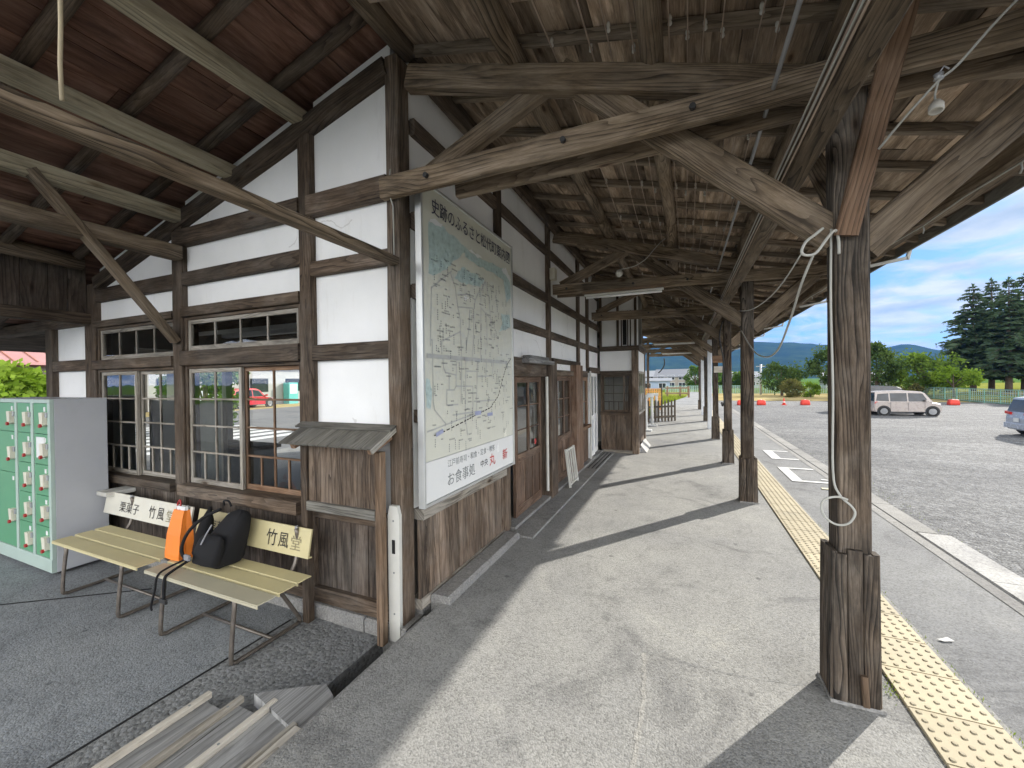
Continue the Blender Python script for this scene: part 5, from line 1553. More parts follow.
# ------------------------------------------------------------------ timber gangplank on the porch floor
gp = thing('gangplank', 'grey boarded ramp with pale cleats lying beside the drain slot', 'ramp', (-1.95, 0.9, -0.15))
def gpart(name, mat, f):
    mb = MB(); f(mb)
    return mb.build(name, mat, gp)
def gz(y):
    return -0.095
for x0, x1, ye in ((-2.35, -2.155, 1.27), (-2.15, -1.965, 1.32), (-1.96, -1.74, 1.375)):
    gpart('deck_board', M['greyboard'], lambda mb: beam(mb, ((x0+x1)/2, -0.6, -0.122), ((x0+x1)/2, ye, -0.122), x1-x0, 0.028, Z_, 0.003, 3, 0.001, RND.uniform(.9, 1.1)))
for x, ye in ((-2.325, 1.30), (-2.135, 1.345), (-1.955, 1.40)):
    gpart('cleat', M['pale'], lambda mb: beam(mb, (x, -0.6, -0.093), (x, ye, -0.093), 0.030, 0.030, Z_, 0.002, 4, 0.001))
gpart('side_plank', M['pale'], lambda mb: beam(mb, (-1.675, -0.6, -0.070), (-1.640, 1.28, -0.070), 0.050, 0.09, Z_, 0.006, 4, 0.003, 1.0))
gpart('split_edge', M['pale'], lambda mb: beam(mb, (-1.745, -0.6, -0.095), (-1.725, 1.33, -0.095), 0.035, 0.05, Z_, 0.008, 8, 0.006, 0.7))
gpart('end_slab', M['greyboard'], lambda mb: prism(mb, [(-2.10, 1.385), (-1.66, 1.30), (-1.645, 1.42), (-1.69, 1.53), (-1.80, 1.58), (-1.93, 1.50)], ((0, 0, 0), X_, Y_, Z_), -0.15, -0.085, 1.1))
gpart('nail', M['ink_grey'], lambda mb: [cyl(mb, (x, y, -0.081), 0.006, 0.004, 'z', 8) for x, y in ((-1.95, 1.12), (-2.13, 1.27), (-2.32, 1.2))])
ck = MB(); beam(ck, (-2.37, 1.02, -0.142), (-2.39, 1.09, -0.142), 0.012, 0.010, Z_, 0.002, 1, 0); tag(ck.build('wood_chip', M['pale'], None, False, (-2.38, 1.05, -0.15)), 'small pale splinter of wood on the dark floor beside the ramp', 'wood chip')

# ------------------------------------------------------------------ lattice panel leaning on the door post
lp = thing('lattice_panel', 'small white barred panel leaning by the second wooden door', 'panel', (-1.50, 5.85, 0.02))
mb = MB()
def LP(y, z):
    return V((-1.50-0.12*(z-0.02), y, z))
for y in (5.55, 5.98):
    beam(mb, LP(y, 0.02), LP(y, 0.56), 0.03, 0.03, Y_, 0.003, 1, 0, 1)
for z in (0.06, 0.54):
    beam(mb, LP(5.565, z), LP(5.965, z), 0.025, 0.028, Z_, 0.003, 1, 0, 1)
mb.build('panel_frame', M['dirty_white'], lp)
for k in range(3):
    mb = MB(); y = 5.55+0.1075*(k+1); beam(mb, LP(y, 0.075), LP(y, 0.525), 0.018, 0.024, Y_, 0.002, 1, 0, 1); mb.build('bar', M['dirty_white'], lp)

# ------------------------------------------------------------------ wiring under the canopy
WX = [(-0.68, 0), (-0.47, 0), (-0.35, 1), (-0.24, 1), (-0.05, 1), (0.03, 1), (0.11, 1), (0.19, 1), (0.34, 1), (0.42, 1)]
wl = ['pale cable under the canopy boards, the one closest to the plaster wall', 'pale cable under the canopy boards, second out from the plaster wall']
for i, (x, kd) in enumerate(WX):
    zz_ = zc(x)+0.105
    lab = ['pale wire nearest the plaster wall under the canopy boards', 'pale wire second from the plaster wall under the canopy boards', 'third wire out from the plaster wall, on porcelain knobs', 'fourth wire out from the plaster wall, on porcelain knobs', 'first wire outside the middle purlin, on porcelain knobs', 'second wire outside the middle purlin, on porcelain knobs', 'third wire outside the middle purlin, on porcelain knobs', 'fourth wire outside the middle purlin, on porcelain knobs', 'wire second from the posts, on porcelain knobs under the boards', 'wire closest to the posts, on porcelain knobs under the boards'][i]
    wt = thing('electric_wire', lab, 'wire', (x, 2.0, zz_), 'wires strung under the canopy')
    ins = [1.25+0.92*k+RND.uniform(-.05, .05)+(0.12 if i % 2 else 0) for k in range(13)]
    pts = []
    ph = RND.uniform(0, 6)
    y = 0.6
    while y < 22:
        pts.append((x+0.010*math.sin(y*1.1+ph), y, zz_-0.03-0.012*math.sin(y*2.1+ph)**2)); y += 0.45
    mb = MB(); tube(mb, pts, 0.0042 if kd == 0 else 0.0032, 6); mb.build('wire_run', M['wire'], wt, True)
    for yy in ins:
        mb = MB(); lathe(mb, (x, yy, zz_+0.035), [(0.006, -0.0), (0.010, -0.012), (0.010, -0.026), (0.006, -0.031), (0.0105, -0.038), (0.0105, -0.05), (0.004, -0.056)], Z_, 8)
        mb.build('insulator', M['porcelain'], wt, True)
# conduit along the posts and loose white leads
cd = thing('conduit', 'grey conduit pipe running above the post beam beside the canopy posts', 'pipe', (0.40, 2.0, 2.93))
mb = MB(); tube(mb, [(0.40, y, zc(0.40)-0.19+0.01*math.sin(y)) for y in [0.8+0.8*k for k in range(26)]], 0.010, 8); mb.build('pipe_run', M['steel'], cd, True)
lc = thing('cable_bundle', 'bundle of thin pale cables lying along the side of the post beam', 'cable', (0.50, 2.0, 2.66))
for k in range(5):
    mb = MB()
    tube(mb, [(0.478-0.006*(k % 2), 0.9+0.6*j, 2.585+0.022*k+RND.uniform(-.006, .006)) for j in range(20)], 0.0042, 6)
    mb.build('cable_strand', M['cable'] if k % 2 else M['wire'], lc, True)
# white cable on the near post: drop, coil, loop across to the diagonal and the long slack line
pc = thing('post_cable', 'white cable running down the nearest canopy post and ending in a hanging coil', 'cable', (0.65, 2.35, 1.0))
mb = MB()
PX = 0.654
tube(mb, [(PX, 2.375, 2.26), (PX-0.004, 2.372, 1.9), (PX+0.002, 2.37, 1.5), (PX, 2.37, 1.10), (0.672, 2.352, 0.995), (0.715, 2.335, 0.945), (0.725, 2.33, 0.91), (0.70, 2.33, 0.865), (0.655, 2.33, 0.855), (0.612, 2.33, 0.885), (0.597, 2.33, 0.935), (0.612, 2.33, 0.97), (0.66, 2.335, 0.985), (0.70, 2.335, 0.975)], 0.0052, 8, smoothn=5)
mb.build('cable_drop', M['cable'], pc, True)
mb = MB()
tube(mb, [(0.675, 2.345, 2.13), (0.672, 2.34, 2.20), (0.655, 2.32, 2.235), (0.62, 2.30, 2.20), (0.57, 2.28, 2.13), (0.525, 2.26, 2.12), (0.51, 2.26, 2.14), (0.53, 2.27, 2.185), (0.57, 2.30, 2.22), (0.61, 2.33, 2.255)], 0.0065, 8, smoothn=5)
mb.build('cable_loop', M['cable'], pc, True)
mb = MB()
tube(mb, [(0.51, 2.26, 2.13), (0.50, 2.6, 2.07), (0.52, 3.2, 2.08), (0.56, 4.2, 2.17), (0.63, 5.65, 2.38)], 0.004, 6, smoothn=4)
mb.build('cable_tie_line', M['cable'], pc, True)
sl = thing('slack_cable', 'thick white cable sagging from the near diagonal brace to the second post', 'cable', (0.6, 3.5, 2.0))
mb = MB()
tube(mb, [(0.56, 2.29, 2.12), (0.545, 2.42, 2.02), (0.56, 2.75, 1.87), (0.60, 3.3, 1.74), (0.64, 4.0, 1.73), (0.66, 4.8, 1.84), (0.66, 5.70, 2.14)], 0.0062, 8, smoothn=6)
mb.build('cable_run', M['cable'], sl, True)
# lamp socket on its cord
ls = thing('lamp_socket', 'white porcelain lamp holder dangling from a cord without a bulb', 'lamp socket', (0.85, 2.0, 2.55))
mb = MB()
tube(mb, [(1.20, 1.98, 2.98), (1.05, 2.0, 2.83), (0.94, 2.02, 2.70), (0.885, 2.02, 2.655), (0.80, 2.06, 2.56), (0.755, 2.15, 2.50)], 0.0045, 8, smoothn=4)
mb.build('cord', M['cable'], ls, True)
mb = MB(); tube(mb, [(0.885, 2.02, 2.655), (0.872, 2.015, 2.60), (0.877, 2.015, 2.575)], 0.0035, 6, smoothn=3); mb.build('pendant_cord', M['cable'], ls, True)
mb = MB(); lathe(mb, (0.877, 2.015, 2.580), [(0.004, 0), (0.014, -0.004), (0.018, -0.016), (0.022, -0.020), (0.022, -0.045), (0.017, -0.047), (0.015, -0.03), (0.002, -0.03)], V((0.15, 0.25, 1)), 14); mb.build('holder', M['porcelain'], ls, True)
mb = MB(); lathe(mb, (0.885, 2.02, 2.67), [(0.006, -0.012), (0.015, -0.010), (0.012, 0), (0.015, 0.010), (0.006, 0.012)], Z_, 10); tube(mb, [(0.885, 2.02, 2.68), (0.90, 2.02, 2.705), (0.915, 2.02, 2.69)], 0.003, 6); mb.build('knob', M['steel'], ls, True)
# cord of small lamps clipped along the eave
ec = thing('eave_cord', 'thin white cord with short droppers clipped along the canopy eave', 'cord', (1.75, 3.0, 2.75))
mb = MB()
pts = [(1.745, 1.2+0.5*k, 2.755-0.02*math.sin(k*1.3)**2) for k in range(14)]
tube(mb, pts, 0.005, 6); mb.build('cord_run', M['cable'], ec, True)
for k in range(2, 13, 2):
    mb = MB(); p = V(pts[k]); tube(mb, [p, p+V((0.01, 0.01, -0.03)), p+V((0.012, 0.03, -0.05))], 0.005, 6); mb.build('dropper', M['cable'], ec, True)
# pull string in the porch
ps = MB(); tube(ps, [(-1.77+0.006*math.sin(k*1.9), 0.6, 3.6-0.0581*k*2) for k in range(11)], 0.006, 6); tag(ps.build('pull_string', M['string'], None, True, (-1.77, 0.6, 3.6)), 'frayed pale string hanging from the dark porch roof', 'string')
# cord on the corner post
pcx = MB(); tube(pcx, [(-1.735, 2.085, 2.93), (-1.738, 2.075, 2.86), (-1.738, 2.076, 2.76), (-1.737, 2.108, 2.70), (-1.737, 2.112, 2.35)], 0.0045, 6); tag(pcx.build('loose_wire', M['cable'], None, True, (-1.737, 2.1, 2.6)), 'thin white cord running down the building corner post', 'cord')

# fluorescent lamps under the ties
for i, (yp, x0, x1, z) in enumerate(((5.27, -1.22, -0.20, 2.66), (13.4, -0.9, 0.35, 2.66), (18.6, -0.9, 0.35, 2.66))):
    fl = thing('fluorescent_lamp', ['unlit tube lamp with brown backing board under the second tie beam', 'unlit tube lamp halfway along the canopy under a tie beam', 'unlit tube lamp under a tie beam close to the canopy end'][i], 'lamp', ((x0+x1)/2, yp, z))
    mb = MB(); box(mb, x0, x1, yp-0.055, yp+0.055, z+0.02, z+0.055, 0.003, 1, 'x'); mb.build('backing_board', M['orange_wood'], fl)
    mb = MB(); box(mb, x0+0.02, x1-0.02, yp-0.03, yp+0.03, z-0.002, z+0.018, 0.004, 1, 'x'); mb.build('lamp_body', M['dirty_white'], fl)
    mb = MB(); tube(mb, [(x0+0.04, yp, z-0.022), (x1-0.04, yp, z-0.022)], 0.016, 10); mb.build('lamp_tube', M['tube_light'], fl, True)
# globe lamp and its wire in front of the second truss
gl = thing('ceiling_lamp', 'small round white lamp with looped wire by the second short brace', 'lamp', (-0.72, 5.0, 2.86))
mb = MB(); lathe(mb, (-0.72, 5.04, 2.85), [(0.008, 0.05), (0.03, 0.04), (0.045, 0.01), (0.04, -0.02), (0.02, -0.038), (0.003, -0.042)], Z_, 14); mb.build('globe', M['porcelain'], gl, True)
mb = MB(); tube(mb, [(-0.72, 5.04, 2.90), (-0.55, 5.05, 2.92), (-0.42, 5.1, 3.0), (-0.34, 5.2, 3.12), (-0.25, 5.3, 3.25), (-0.2, 5.35, 3.3)], 0.005, 6, smoothn=4); mb.build('lamp_wire', M['cable'], gl, True)
mb = MB(); box(mb, -1.70, -1.60, 5.22, 5.34, 2.93, 3.08, 0.006, 1, 'z'); tag(mb.build('junction_box', M['cream'], None, False, (-1.65, 5.28, 2.93)), 'cream junction box on the plaster wall above the tie beam', 'box')
# small boards nailed to the fourth post
for z0, z1, x0, x1, mt, lab in ((1.95, 2.13, 0.67, 0.93, 'sash', 'brown wooden name plate nailed high on the fourth canopy post'), (1.70, 1.86, 0.70, 0.90, 'pale', 'pale wooden plate nailed below the brown plate on the fourth post')):
    mb = MB(); box(mb, x0, x1, 11.345, 11.365, z0, z1, 0.003, 1, 'x'); tag(mb.build('post_plate_sign', M[mt], None, False, ((x0+x1)/2, 11.35, z0)), lab, 'plate')
# black cable on third post
mb = MB(); tube(mb, [(0.655, 8.22, 2.6), (0.60, 8.2, 2.3), (0.66, 8.21, 1.9), (0.65, 8.21, 1.5), (0.67, 8.2, 1.15), (0.64, 8.2, 1.05), (0.63, 8.2, 1.12)], 0.014, 8, smoothn=4); tag(mb.build('dark_cable', M['wire_dark'], None, True, (0.65, 8.21, 1.6)), 'thick dark cable fixed along the third canopy post', 'cable')
mb = MB(); tube(mb, [(-1.0, 23.6, 2.7), (-0.98, 23.6, 2.35), (-1.15, 23.6, 2.05), (-1.3, 23.6, 1.9)], 0.03, 8, smoothn=4); tag(mb.build('dark_hose', M['wire_dark'], None, True, (-1.1, 23.6, 2.3)), 'dark hose dangling at the far end of the canopy', 'hose')
HAZE = True
# ------------------------------------------------------------------ white pipe barriers beyond the bay
for i, (y, x, lab) in enumerate(((12.55, -1.05, 'white pipe stand closest to the bay room beyond the doors'), (14.0, -0.98, 'white pipe stand between the other two beyond the bay'), (15.6, -0.93, 'white pipe stand beside the dark picket fence'))):
    t = thing('barrier_stand', lab, 'barrier', (x, y, 0), 'white pipe stands beside the platform')
    mb = MB(); tube(mb, [(x, y, 0.05), (x, y, 0.98)], 0.045, 12); mb.build('upright', M['white_paint'], t, True)
    mb = MB(); beam(mb, (x-0.30, y, 0.03), (x+0.16, y, 0.03), 0.16, 0.06, Z_, 0.015, 1, 0, 1); mb.build('foot', M['white_paint'], t)
    mb = MB(); tube(mb, [(x-0.34, y, 0.98), (x+0.06, y, 1.0)], 0.05, 12); mb.build('cross_arm', M['white_paint'], t, True)

# ------------------------------------------------------------------ picket fence and orange net
pf = thing('picket_fence', 'dark wooden picket fence at the edge of the grass', 'fence', (-1.5, 15.6, 0))
p0, p1 = V((-2.6, 13.9, 0)), V((-0.32, 16.0, 0))
n = 22
for k in range(n):
    c = p0.lerp(p1, k/(n-1))
    mb = MB(); d = (p1-p0).normalized()
    prism(mb, [(-0.032, -0.02), (0.032, -0.02), (0.032, 0.72+0.03*(k % 2)), (0, 0.78+0.03*(k % 2)), (-0.032, 0.72+0.03*(k % 2))], (c, d, Z_, d.cross(Z_)), -0.012, 0.012, RND.uniform(.8, 1.2))
    mb.build('picket', M['fence_dark'], pf)
for z in (0.18, 0.55):
    mb = MB(); beam(mb, p0+Z_*z+V((0.02, -0.02, 0)), p1+Z_*z+V((0.02, -0.02, 0)), 0.03, 0.07, Z_, 0.003, 1, 0, 1); mb.build('rail', M['fence_dark'], pf)
nf = thing('net_fence', 'orange safety net fence on stakes beyond the picket fence', 'fence', (-2.6, 21, 0))
a, b = V((-7.0, 20.4, -0.03)), V((-1.02, 21.2, -0.03))
for k in range(7):
    c = a.lerp(b, k/6)
    mb = MB(); beam(mb, c, c+Z_*1.2, 0.06, 0.06, Y_, 0.004, 1, 0, 1); mb.build('stake', M['orange_wood'], nf)
def netmesh(mb):
    d = (b-a); Ln = d.length; d /= Ln
    nrm = d.cross(Z_)
    k = 0.0
    while k < Ln:
        c = a+d*k
        beam(mb, c+Z_*0.06, c+Z_*1.12, 0.05, 0.006, nrm, 0.001, 1, 0, 1); k += 0.085
    for z in (0.1, 0.25, 0.4, 0.55, 0.7, 0.85, 0.98, 1.1):
        beam(mb, a+Z_*z+nrm*0.005, b+Z_*z+nrm*0.005, 0.004, 0.03, Z_, 0.001, 1, 0, 1)
mb = MB(); netmesh(mb); mb.build('net', M['net_orange'], nf)
rf = thing('barrier_rail', 'pinkish timber rail barrier at the end of the garden bed', 'barrier', (0.2, 37, -0.03))
for x in (-1.3, -0.3, 0.35):
    mb = MB(); beam(mb, (x, 36.5, -0.03), (x, 36.5, 0.95), 0.16, 0.1, Y_, 0.006, 1, 0, 1); mb.build('post', M['orange_wood'], rf)
for z in (0.35, 0.8):
    mb = MB(); beam(mb, (-1.5, 36.4, z), (0.4, 36.4, z), 0.05, 0.12, Z_, 0.006, 1, 0, 1); mb.build('rail', M['orange_wood'], rf)

# ------------------------------------------------------------------ red weights and cones with a rope across the lot
def crate(x, y, lab):
    t = thing('barrier_weight', lab, 'weight', (x, y, LOT), 'red barrier weights on the gravel')
    mb = MB()
    rings = []
    for z, s in ((0.0, .33), (.03, .36), (.22, .35), (.30, .33), (.42, .31), (.46, .26), (.47, .12)):
        rings.append(([V((x+math.copysign(abs(math.cos(q))**.45, math.cos(q))*s, y+math.copysign(abs(math.sin(q))**.45, math.sin(q))*s*.8, LOT+z)) for q in [2*math.pi*j/20 for j in range(20)]], z))
    prof_loop(mb, rings, 1); mb.build('water_tank', M['orange_red'], t, True)
    mb = MB(); cyl(mb, (x, y, LOT+0.46), 0.06, 0.06, 'z', 12); mb.build('cap', M['white_paint'], t)
for x, y, lab in ((4.9, 42.7, 'red barrier weight on the gravel half hidden by the second canopy post'), (6.55, 43.1, 'red barrier weight on the gravel just past the second canopy post'), (10.1, 43.9, 'red barrier weight on the gravel next to the cone and the nearest post'), (21.1, 46.2, 'lone red barrier weight on the gravel in front of the beige car')):
    crate(x, y, lab)
def cone(x, y, lab):
    t = thing('traffic_cone', lab, 'cone', (x, y, LOT), 'traffic cones on the gravel')
    mb = MB(); box(mb, x-.19, x+.19, y-.19, y+.19, LOT, LOT+.04, .01, 1, 'x'); mb.build('base', M['orange_red'], t)
    mb = MB(); lathe(mb, (x, y, LOT+.04), [(.14, 0), (.10, .2), (.055, .45), (.03, .6), (.01, .62)], Z_, 16); mb.build('cone_body', M['orange_red'], t, True)
    mb = MB(); lathe(mb, (x, y, LOT+.04), [(.106, .19), (.092, .28)], Z_, 16); mb.build('white_band', M['white_paint'], t, True)
cone(8.4, 43.5, 'small orange traffic cone with white band between two red weights')
cone(-0.9, 43.2, 'orange traffic cone glimpsed between the far canopy posts')
mb = MB(); tube(mb, [(4.9, 42.7, LOT+.40), (6.55, 43.1, LOT+.36), (8.4, 43.5, LOT+.40), (10.1, 43.9, LOT+.40), (15, 44.9, LOT+.28), (21.1, 46.2, LOT+.40), (25, 47.1, LOT+.5)], 0.02, 6, smoothn=4); tag(mb.build('barrier_rope', M['wire_dark'], None, True, (12, 44.5, LOT+.4)), 'dark rope strung low between the red weights across the lot', 'rope')

# ------------------------------------------------------------------ cars
def car(name, label, cat, paint, Lc, Wc, Hc, loc, rz, style='van', group=None):
    t = thing(name, label, cat, loc, group)
    rec = []
    def cpart_(nm, mat, f, parent=None, smooth=False):
        mb = MB(); f(mb)
        o = mb.build(nm, mat, None, smooth)
        o.parent = parent or t
        ORG[o.name] = V((0, 0, 0))
        return o
    hl, hw = Lc/2, Wc/2
    bz = 0.24
    belt = Hc*0.56
    # lower body: rings across the width so the sides curve in
    if style == 'van':
        low = [(-hl+.05, bz), (hl-.05, bz+.02), (hl, bz+.16), (hl-.02, belt*.72), (hl-.10, belt*.90), (hl*.66, belt*1.0), (0, belt), (-hl+.03, belt), (-hl, belt*.7), (-hl, bz+.12)]
        up = [(hl*.72+.05, belt), (hl*.54, Hc*.90), (hl*.42, Hc*.97), (0, Hc), (-hl*.6, Hc*.99), (-hl+.10, Hc*.955), (-hl+.04, belt)]
        sidewin = [[(hl*.62, belt+.04), (hl*.46, Hc*.905), (hl*.04, Hc*.925), (hl*.04, belt+.04)], [(hl*.0, belt+.04), (hl*.0, Hc*.925), (-hl*.50, Hc*.92), (-hl*.50, belt+.04)], [(-hl*.54, belt+.05), (-hl*.54, Hc*.915), (-hl*.87, Hc*.89), (-hl*.93, belt+.08)]]
    else:
        low = [(-hl+.05, bz), (hl-.08, bz), (hl, bz+.18), (hl-.05, belt*.72), (hl*.80, belt*.90), (hl*.52, belt), (0, belt), (-hl+.04, belt), (-hl, belt*.75), (-hl, bz+.15)]
        up = [(hl*.56, belt), (hl*.30, Hc*.90), (hl*.12, Hc*.98), (-hl*.2, Hc), (-hl*.7, Hc*.97), (-hl+.22, Hc*.92), (-hl+.05, belt)]
        sidewin = [[(hl*.44, belt+.04), (hl*.24, Hc*.88), (-hl*.06, Hc*.925), (-hl*.06, belt+.04)], [(-hl*.10, belt+.04), (-hl*.10, Hc*.925), (-hl*.5, Hc*.91), (-hl*.52, belt+.05)], [(-hl*.56, belt+.06), (-hl*.55, Hc*.90), (-hl*.80, Hc*.86), (-hl*.88, belt+.10)]]
    def shell(mb, prof, ys, shrink):
        cz = sum(p[1] for p in prof)/len(prof); cx_ = sum(p[0] for p in prof)/len(prof)
        rings = [([V((cx_+(a-cx_)*s, y, cz+(b_-cz)*s2)) for a, b_ in prof], y) for y, s, s2 in shrink]
        prof_loop(mb, rings, 1)
    body = cpart_('body', paint, lambda mb: shell(mb, low, 0, [(-hw, .965, .93), (-hw+.04, .99, .985), (-hw+.14, 1, 1), (0, 1.012, 1), (hw-.14, 1, 1), (hw-.04, .99, .985), (hw, .965, .93)]))
    def cabin(mb):
        zb = belt; rings = []
        for y, inn in ((-1, 0), (-.96, 0.02), (0, .035), (.96, .02), (1, 0)):
            pts = []
            for a, b_ in up:
                f = (b_-zb)/(Hc-zb)
                yy = y*(hw-.03-f*.13)
                pts.append(V((a, yy, b_+inn*f)))
            rings.append((pts, y))
        prof_loop(mb, rings, 1)
    cab = cpart_('cabin', paint, cabin)
    def yat_(z, off):
        f = (z-belt)/(Hc-belt)
        return hw-.03-f*.13+off
    for s in (-1, 1):
        for wn in sidewin:
            def gw(mb):
                q = [V((a, s*yat_(b_, .006), b_)) for a, b_ in wn]
                poly(mb, q if s < 0 else q[::-1])
            cpart_('side_window', M['car_glass'], gw)
    def endwin(mb, front):
        if front:
            a0, a1 = up[0], up[1]
        else:
            a0, a1 = up[-1], up[-2]
        z0, z1 = a0[1]+(a1[1]-a0[1])*.10, a0[1]+(a1[1]-a0[1])*.92
        x0_ = a0[0]+(a1[0]-a0[0])*.10; x1_ = a0[0]+(a1[0]-a0[0])*.92
        o = 0.03 if front else -0.03
        q = []
        m_ = 6
        for j in range(m_+1):
            y = -1+2*j/m_
            q.append(V((x0_+o-abs(o)*0, y*(hw-.10), z0)))
        for j in range(m_, -1, -1):
            y = -1+2*j/m_
            q.append(V((x1_+o, y*(hw-.19), z1)))
        poly(mb, q)
    cpart_('windscreen', M['car_glass'], lambda mb: endwin(mb, True))
    cpart_('rear_window', M['car_glass'], lambda mb: endwin(mb, False))
    wr = 0.30 if Hc < 1.72 and Lc < 3.6 else 0.33
    for x in (hl*.72, -hl*.70):
        for s in (-1, 1):
            cpart_('wheel_arch', M['trim_dark'], lambda mb: cyl(mb, (x, s*(hw-.085), wr), wr+.055, s*.088, 'y', 24))
            wh = cpart_('wheel', M['tyre'], lambda mb: lathe(mb, (x, s*(hw-.125), wr), [(wr*.6, 0), (wr*.97, 0), (wr, .03), (wr, .12), (wr*.95, .155), (wr*.64, .158), (wr*.62, .14)], Y_*s, 26), smooth=True)
            def rimf(mb):
                lathe(mb, (x, s*(hw-.125), wr), [(.04, .14), (wr*.2, .152), (wr*.24, .140)], Y_*s, 14)
                for k in range(8):
                    q = 2*math.pi*k/8
                    d = V((math.cos(q), 0, math.sin(q)))
                    beam(mb, V((x, s*(hw+.022), wr))+d*wr*.15, V((x, s*(hw+.016), wr))+d*wr*.63, .05, .012, Y_, .002, 1, 0, 1)
                lathe(mb, (x, s*(hw-.125), wr), [(wr*.58, .13), (wr*.58, .148), (wr*.64, .156), (wr*.655, .15)], Y_*s, 24)
            cpart_('rim', M['rim'], rimf, wh)
    for s in (-1, 1):
        cpart_('headlight', M['lamp_clear'], lambda mb: beam(mb, (hl-.03, s*(hw-.22), belt*.80), (hl-.09, s*(hw-.06), belt*.80), .06, .15, Z_, .01, 1, 0, 1))
        if style == 'van':
            cpart_('tail_light', M['lamp_red'], lambda mb: cyl(mb, (-hl+.13, s*(hw-.035), belt*.93), .085, s*.03, 'y', 16))
        else:
            cpart_('tail_light', M['lamp_red'], lambda mb: (beam(mb, (-hl+.0, s*(hw-.46), belt*.97), (-hl+.03, s*(hw-.03), belt*1.0), .07, .11, Z_, .01, 1, 0, 1), beam(mb, (-hl+.02, s*(hw-.02), belt*1.0), (-hl+.30, s*(hw-.012), belt*1.02), .02, .07, Z_, .006, 1, 0, 1)))
        cpart_('mirror', paint, lambda mb: beam(mb, (hl*.52, s*(hw-.02), belt+.10), (hl*.52, s*(hw+.16), belt+.12), .08, .13, Z_, .02, 1, 0, 1))
        for dx in (hl*.02, -hl*.52):
            cpart_('door_handle', M['rim'], lambda mb: beam(mb, (dx-.10, s*(hw+.004), belt*.88), (dx+.06, s*(hw+.004), belt*.88), .02, .025, Z_, .004, 1, 0, 1))
        cpart_('door_seam', M['trim_dark'], lambda mb: [box(mb, x-.004, x+.004, s*hw-.012, s*hw+.003, bz+.10, belt-.02, .001, 1, 'z') for x in (hl*.50, hl*.02, -hl*.50)])
        cpart_('side_sill', M['trim_dark'], lambda mb: beam(mb, (-hl*.5, s*(hw-.02), bz+.01), (hl*.5, s*(hw-.02), bz+.01), .03, .06, Z_, .006, 1, 0, 1))
    cpart_('rear_bumper', paint, lambda mb: beam(mb, (-hl-.015, -hw+.06, bz+.16), (-hl-.015, hw-.06, bz+.16), .07, .22, Z_, .03, 1, 0, 1))
    cpart_('number_plate', M['white_paint'], lambda mb: box(mb, -hl-.056, -hl-.05, -.165, .165, belt*.62, belt*.62+.165, .002, 1, 'y'))
    cpart_('front_grille', M['trim_dark'], lambda mb: box(mb, hl-.02, hl+.008, -hw*.5, hw*.5, bz+.10, bz+.24, .004, 1, 'y'))
    t.rotation_euler = (0, 0, rz)
    return t
car('parked_car', 'beige boxy small van parked side on across the gravel lot', 'car', M['car_beige'], 3.36, 1.475, 1.56, (12.85, 33.6, LOT), 0.05, 'van')
car('parked_car', 'black tall van parked behind the beige one, mostly hidden', 'car', M['car_black'], 4.2, 1.70, 1.84, (12.6, 36.6, LOT), 0.05, 'van')
car('parked_car', 'pale silver blue people carrier with tail lights towards the platform', 'car', M['car_silver'], 4.55, 1.78, 1.66, (14.8, 23.0, LOT), -0.08, 'mini')

# ------------------------------------------------------------------ green fence round the lot
def netfence(name, lab, a, b, h, step, panel):
    a, b = V(a), V(b)
    t = thing(name, lab, 'fence', a)
    d = (b-a); Ln = d.length; d /= Ln; nrm = d.cross(Z_)
    n = int(Ln/step)
    for k in range(n+1):
        c = a+d*(Ln*k/n)
        mb = MB(); beam(mb, c, c+Z_*h, 0.07, 0.07, Y_, 0.004, 1, 0, 1); mb.build('post', M['fence_green'], t)
    for z in (0.08, h*.5, h-.03):
        mb = MB(); beam(mb, a+Z_*z, b+Z_*z, 0.04, 0.05, Z_, 0.003, 1, 0, 1); mb.build('rail', M['fence_green'], t)
    def net(mb):
        k = 0.0
        while k < Ln:
            c = a+d*k+nrm*0.03
            beam(mb, c+Z_*0.1, c+Z_*(h-.05), 0.07, 0.008, nrm, 0.001, 1, 0, 1); k += 0.28
        for j in range(7):
            z = 0.15+(h-.25)*j/6
            beam(mb, a+Z_*z+nrm*0.035, b+Z_*z+nrm*0.035, 0.006, 0.03, Z_, 0.001, 1, 0, 1)
    mb = MB(); net(mb); mb.build('net', M['net_green'], t)
    return t
netfence('mesh_fence', 'green mesh fence along the side of the gravel lot under the cedars', (24.9, 36, LOT), (24.9, 74, LOT), 1.30, 2.0, 1)
netfence('mesh_fence', 'green mesh fence across the far end of the gravel lot', (-3, 74.2, LOT), (24.8, 74.2, LOT), 1.35, 2.0, 1)
# raised park ground beyond the fences
sheet('park_ground', [(25.3, 30, -0.75), (90, 30, -0.2), (90, 140, -0.2), (25.3, 140, -0.75)], M['grass_ground'], 0.6)
sheet('park_path', [(33, 58, -0.52), (60, 62, -0.30), (60, 72, -0.28), (33, 66, -0.52)], M['dry_grass'], 0.05)
sheet('far_field', [(-60, 75, -1.02), (25.2, 75, -1.02), (25.2, 150, -1.02), (-60, 150, -1.02)], M['field'], 0.2)

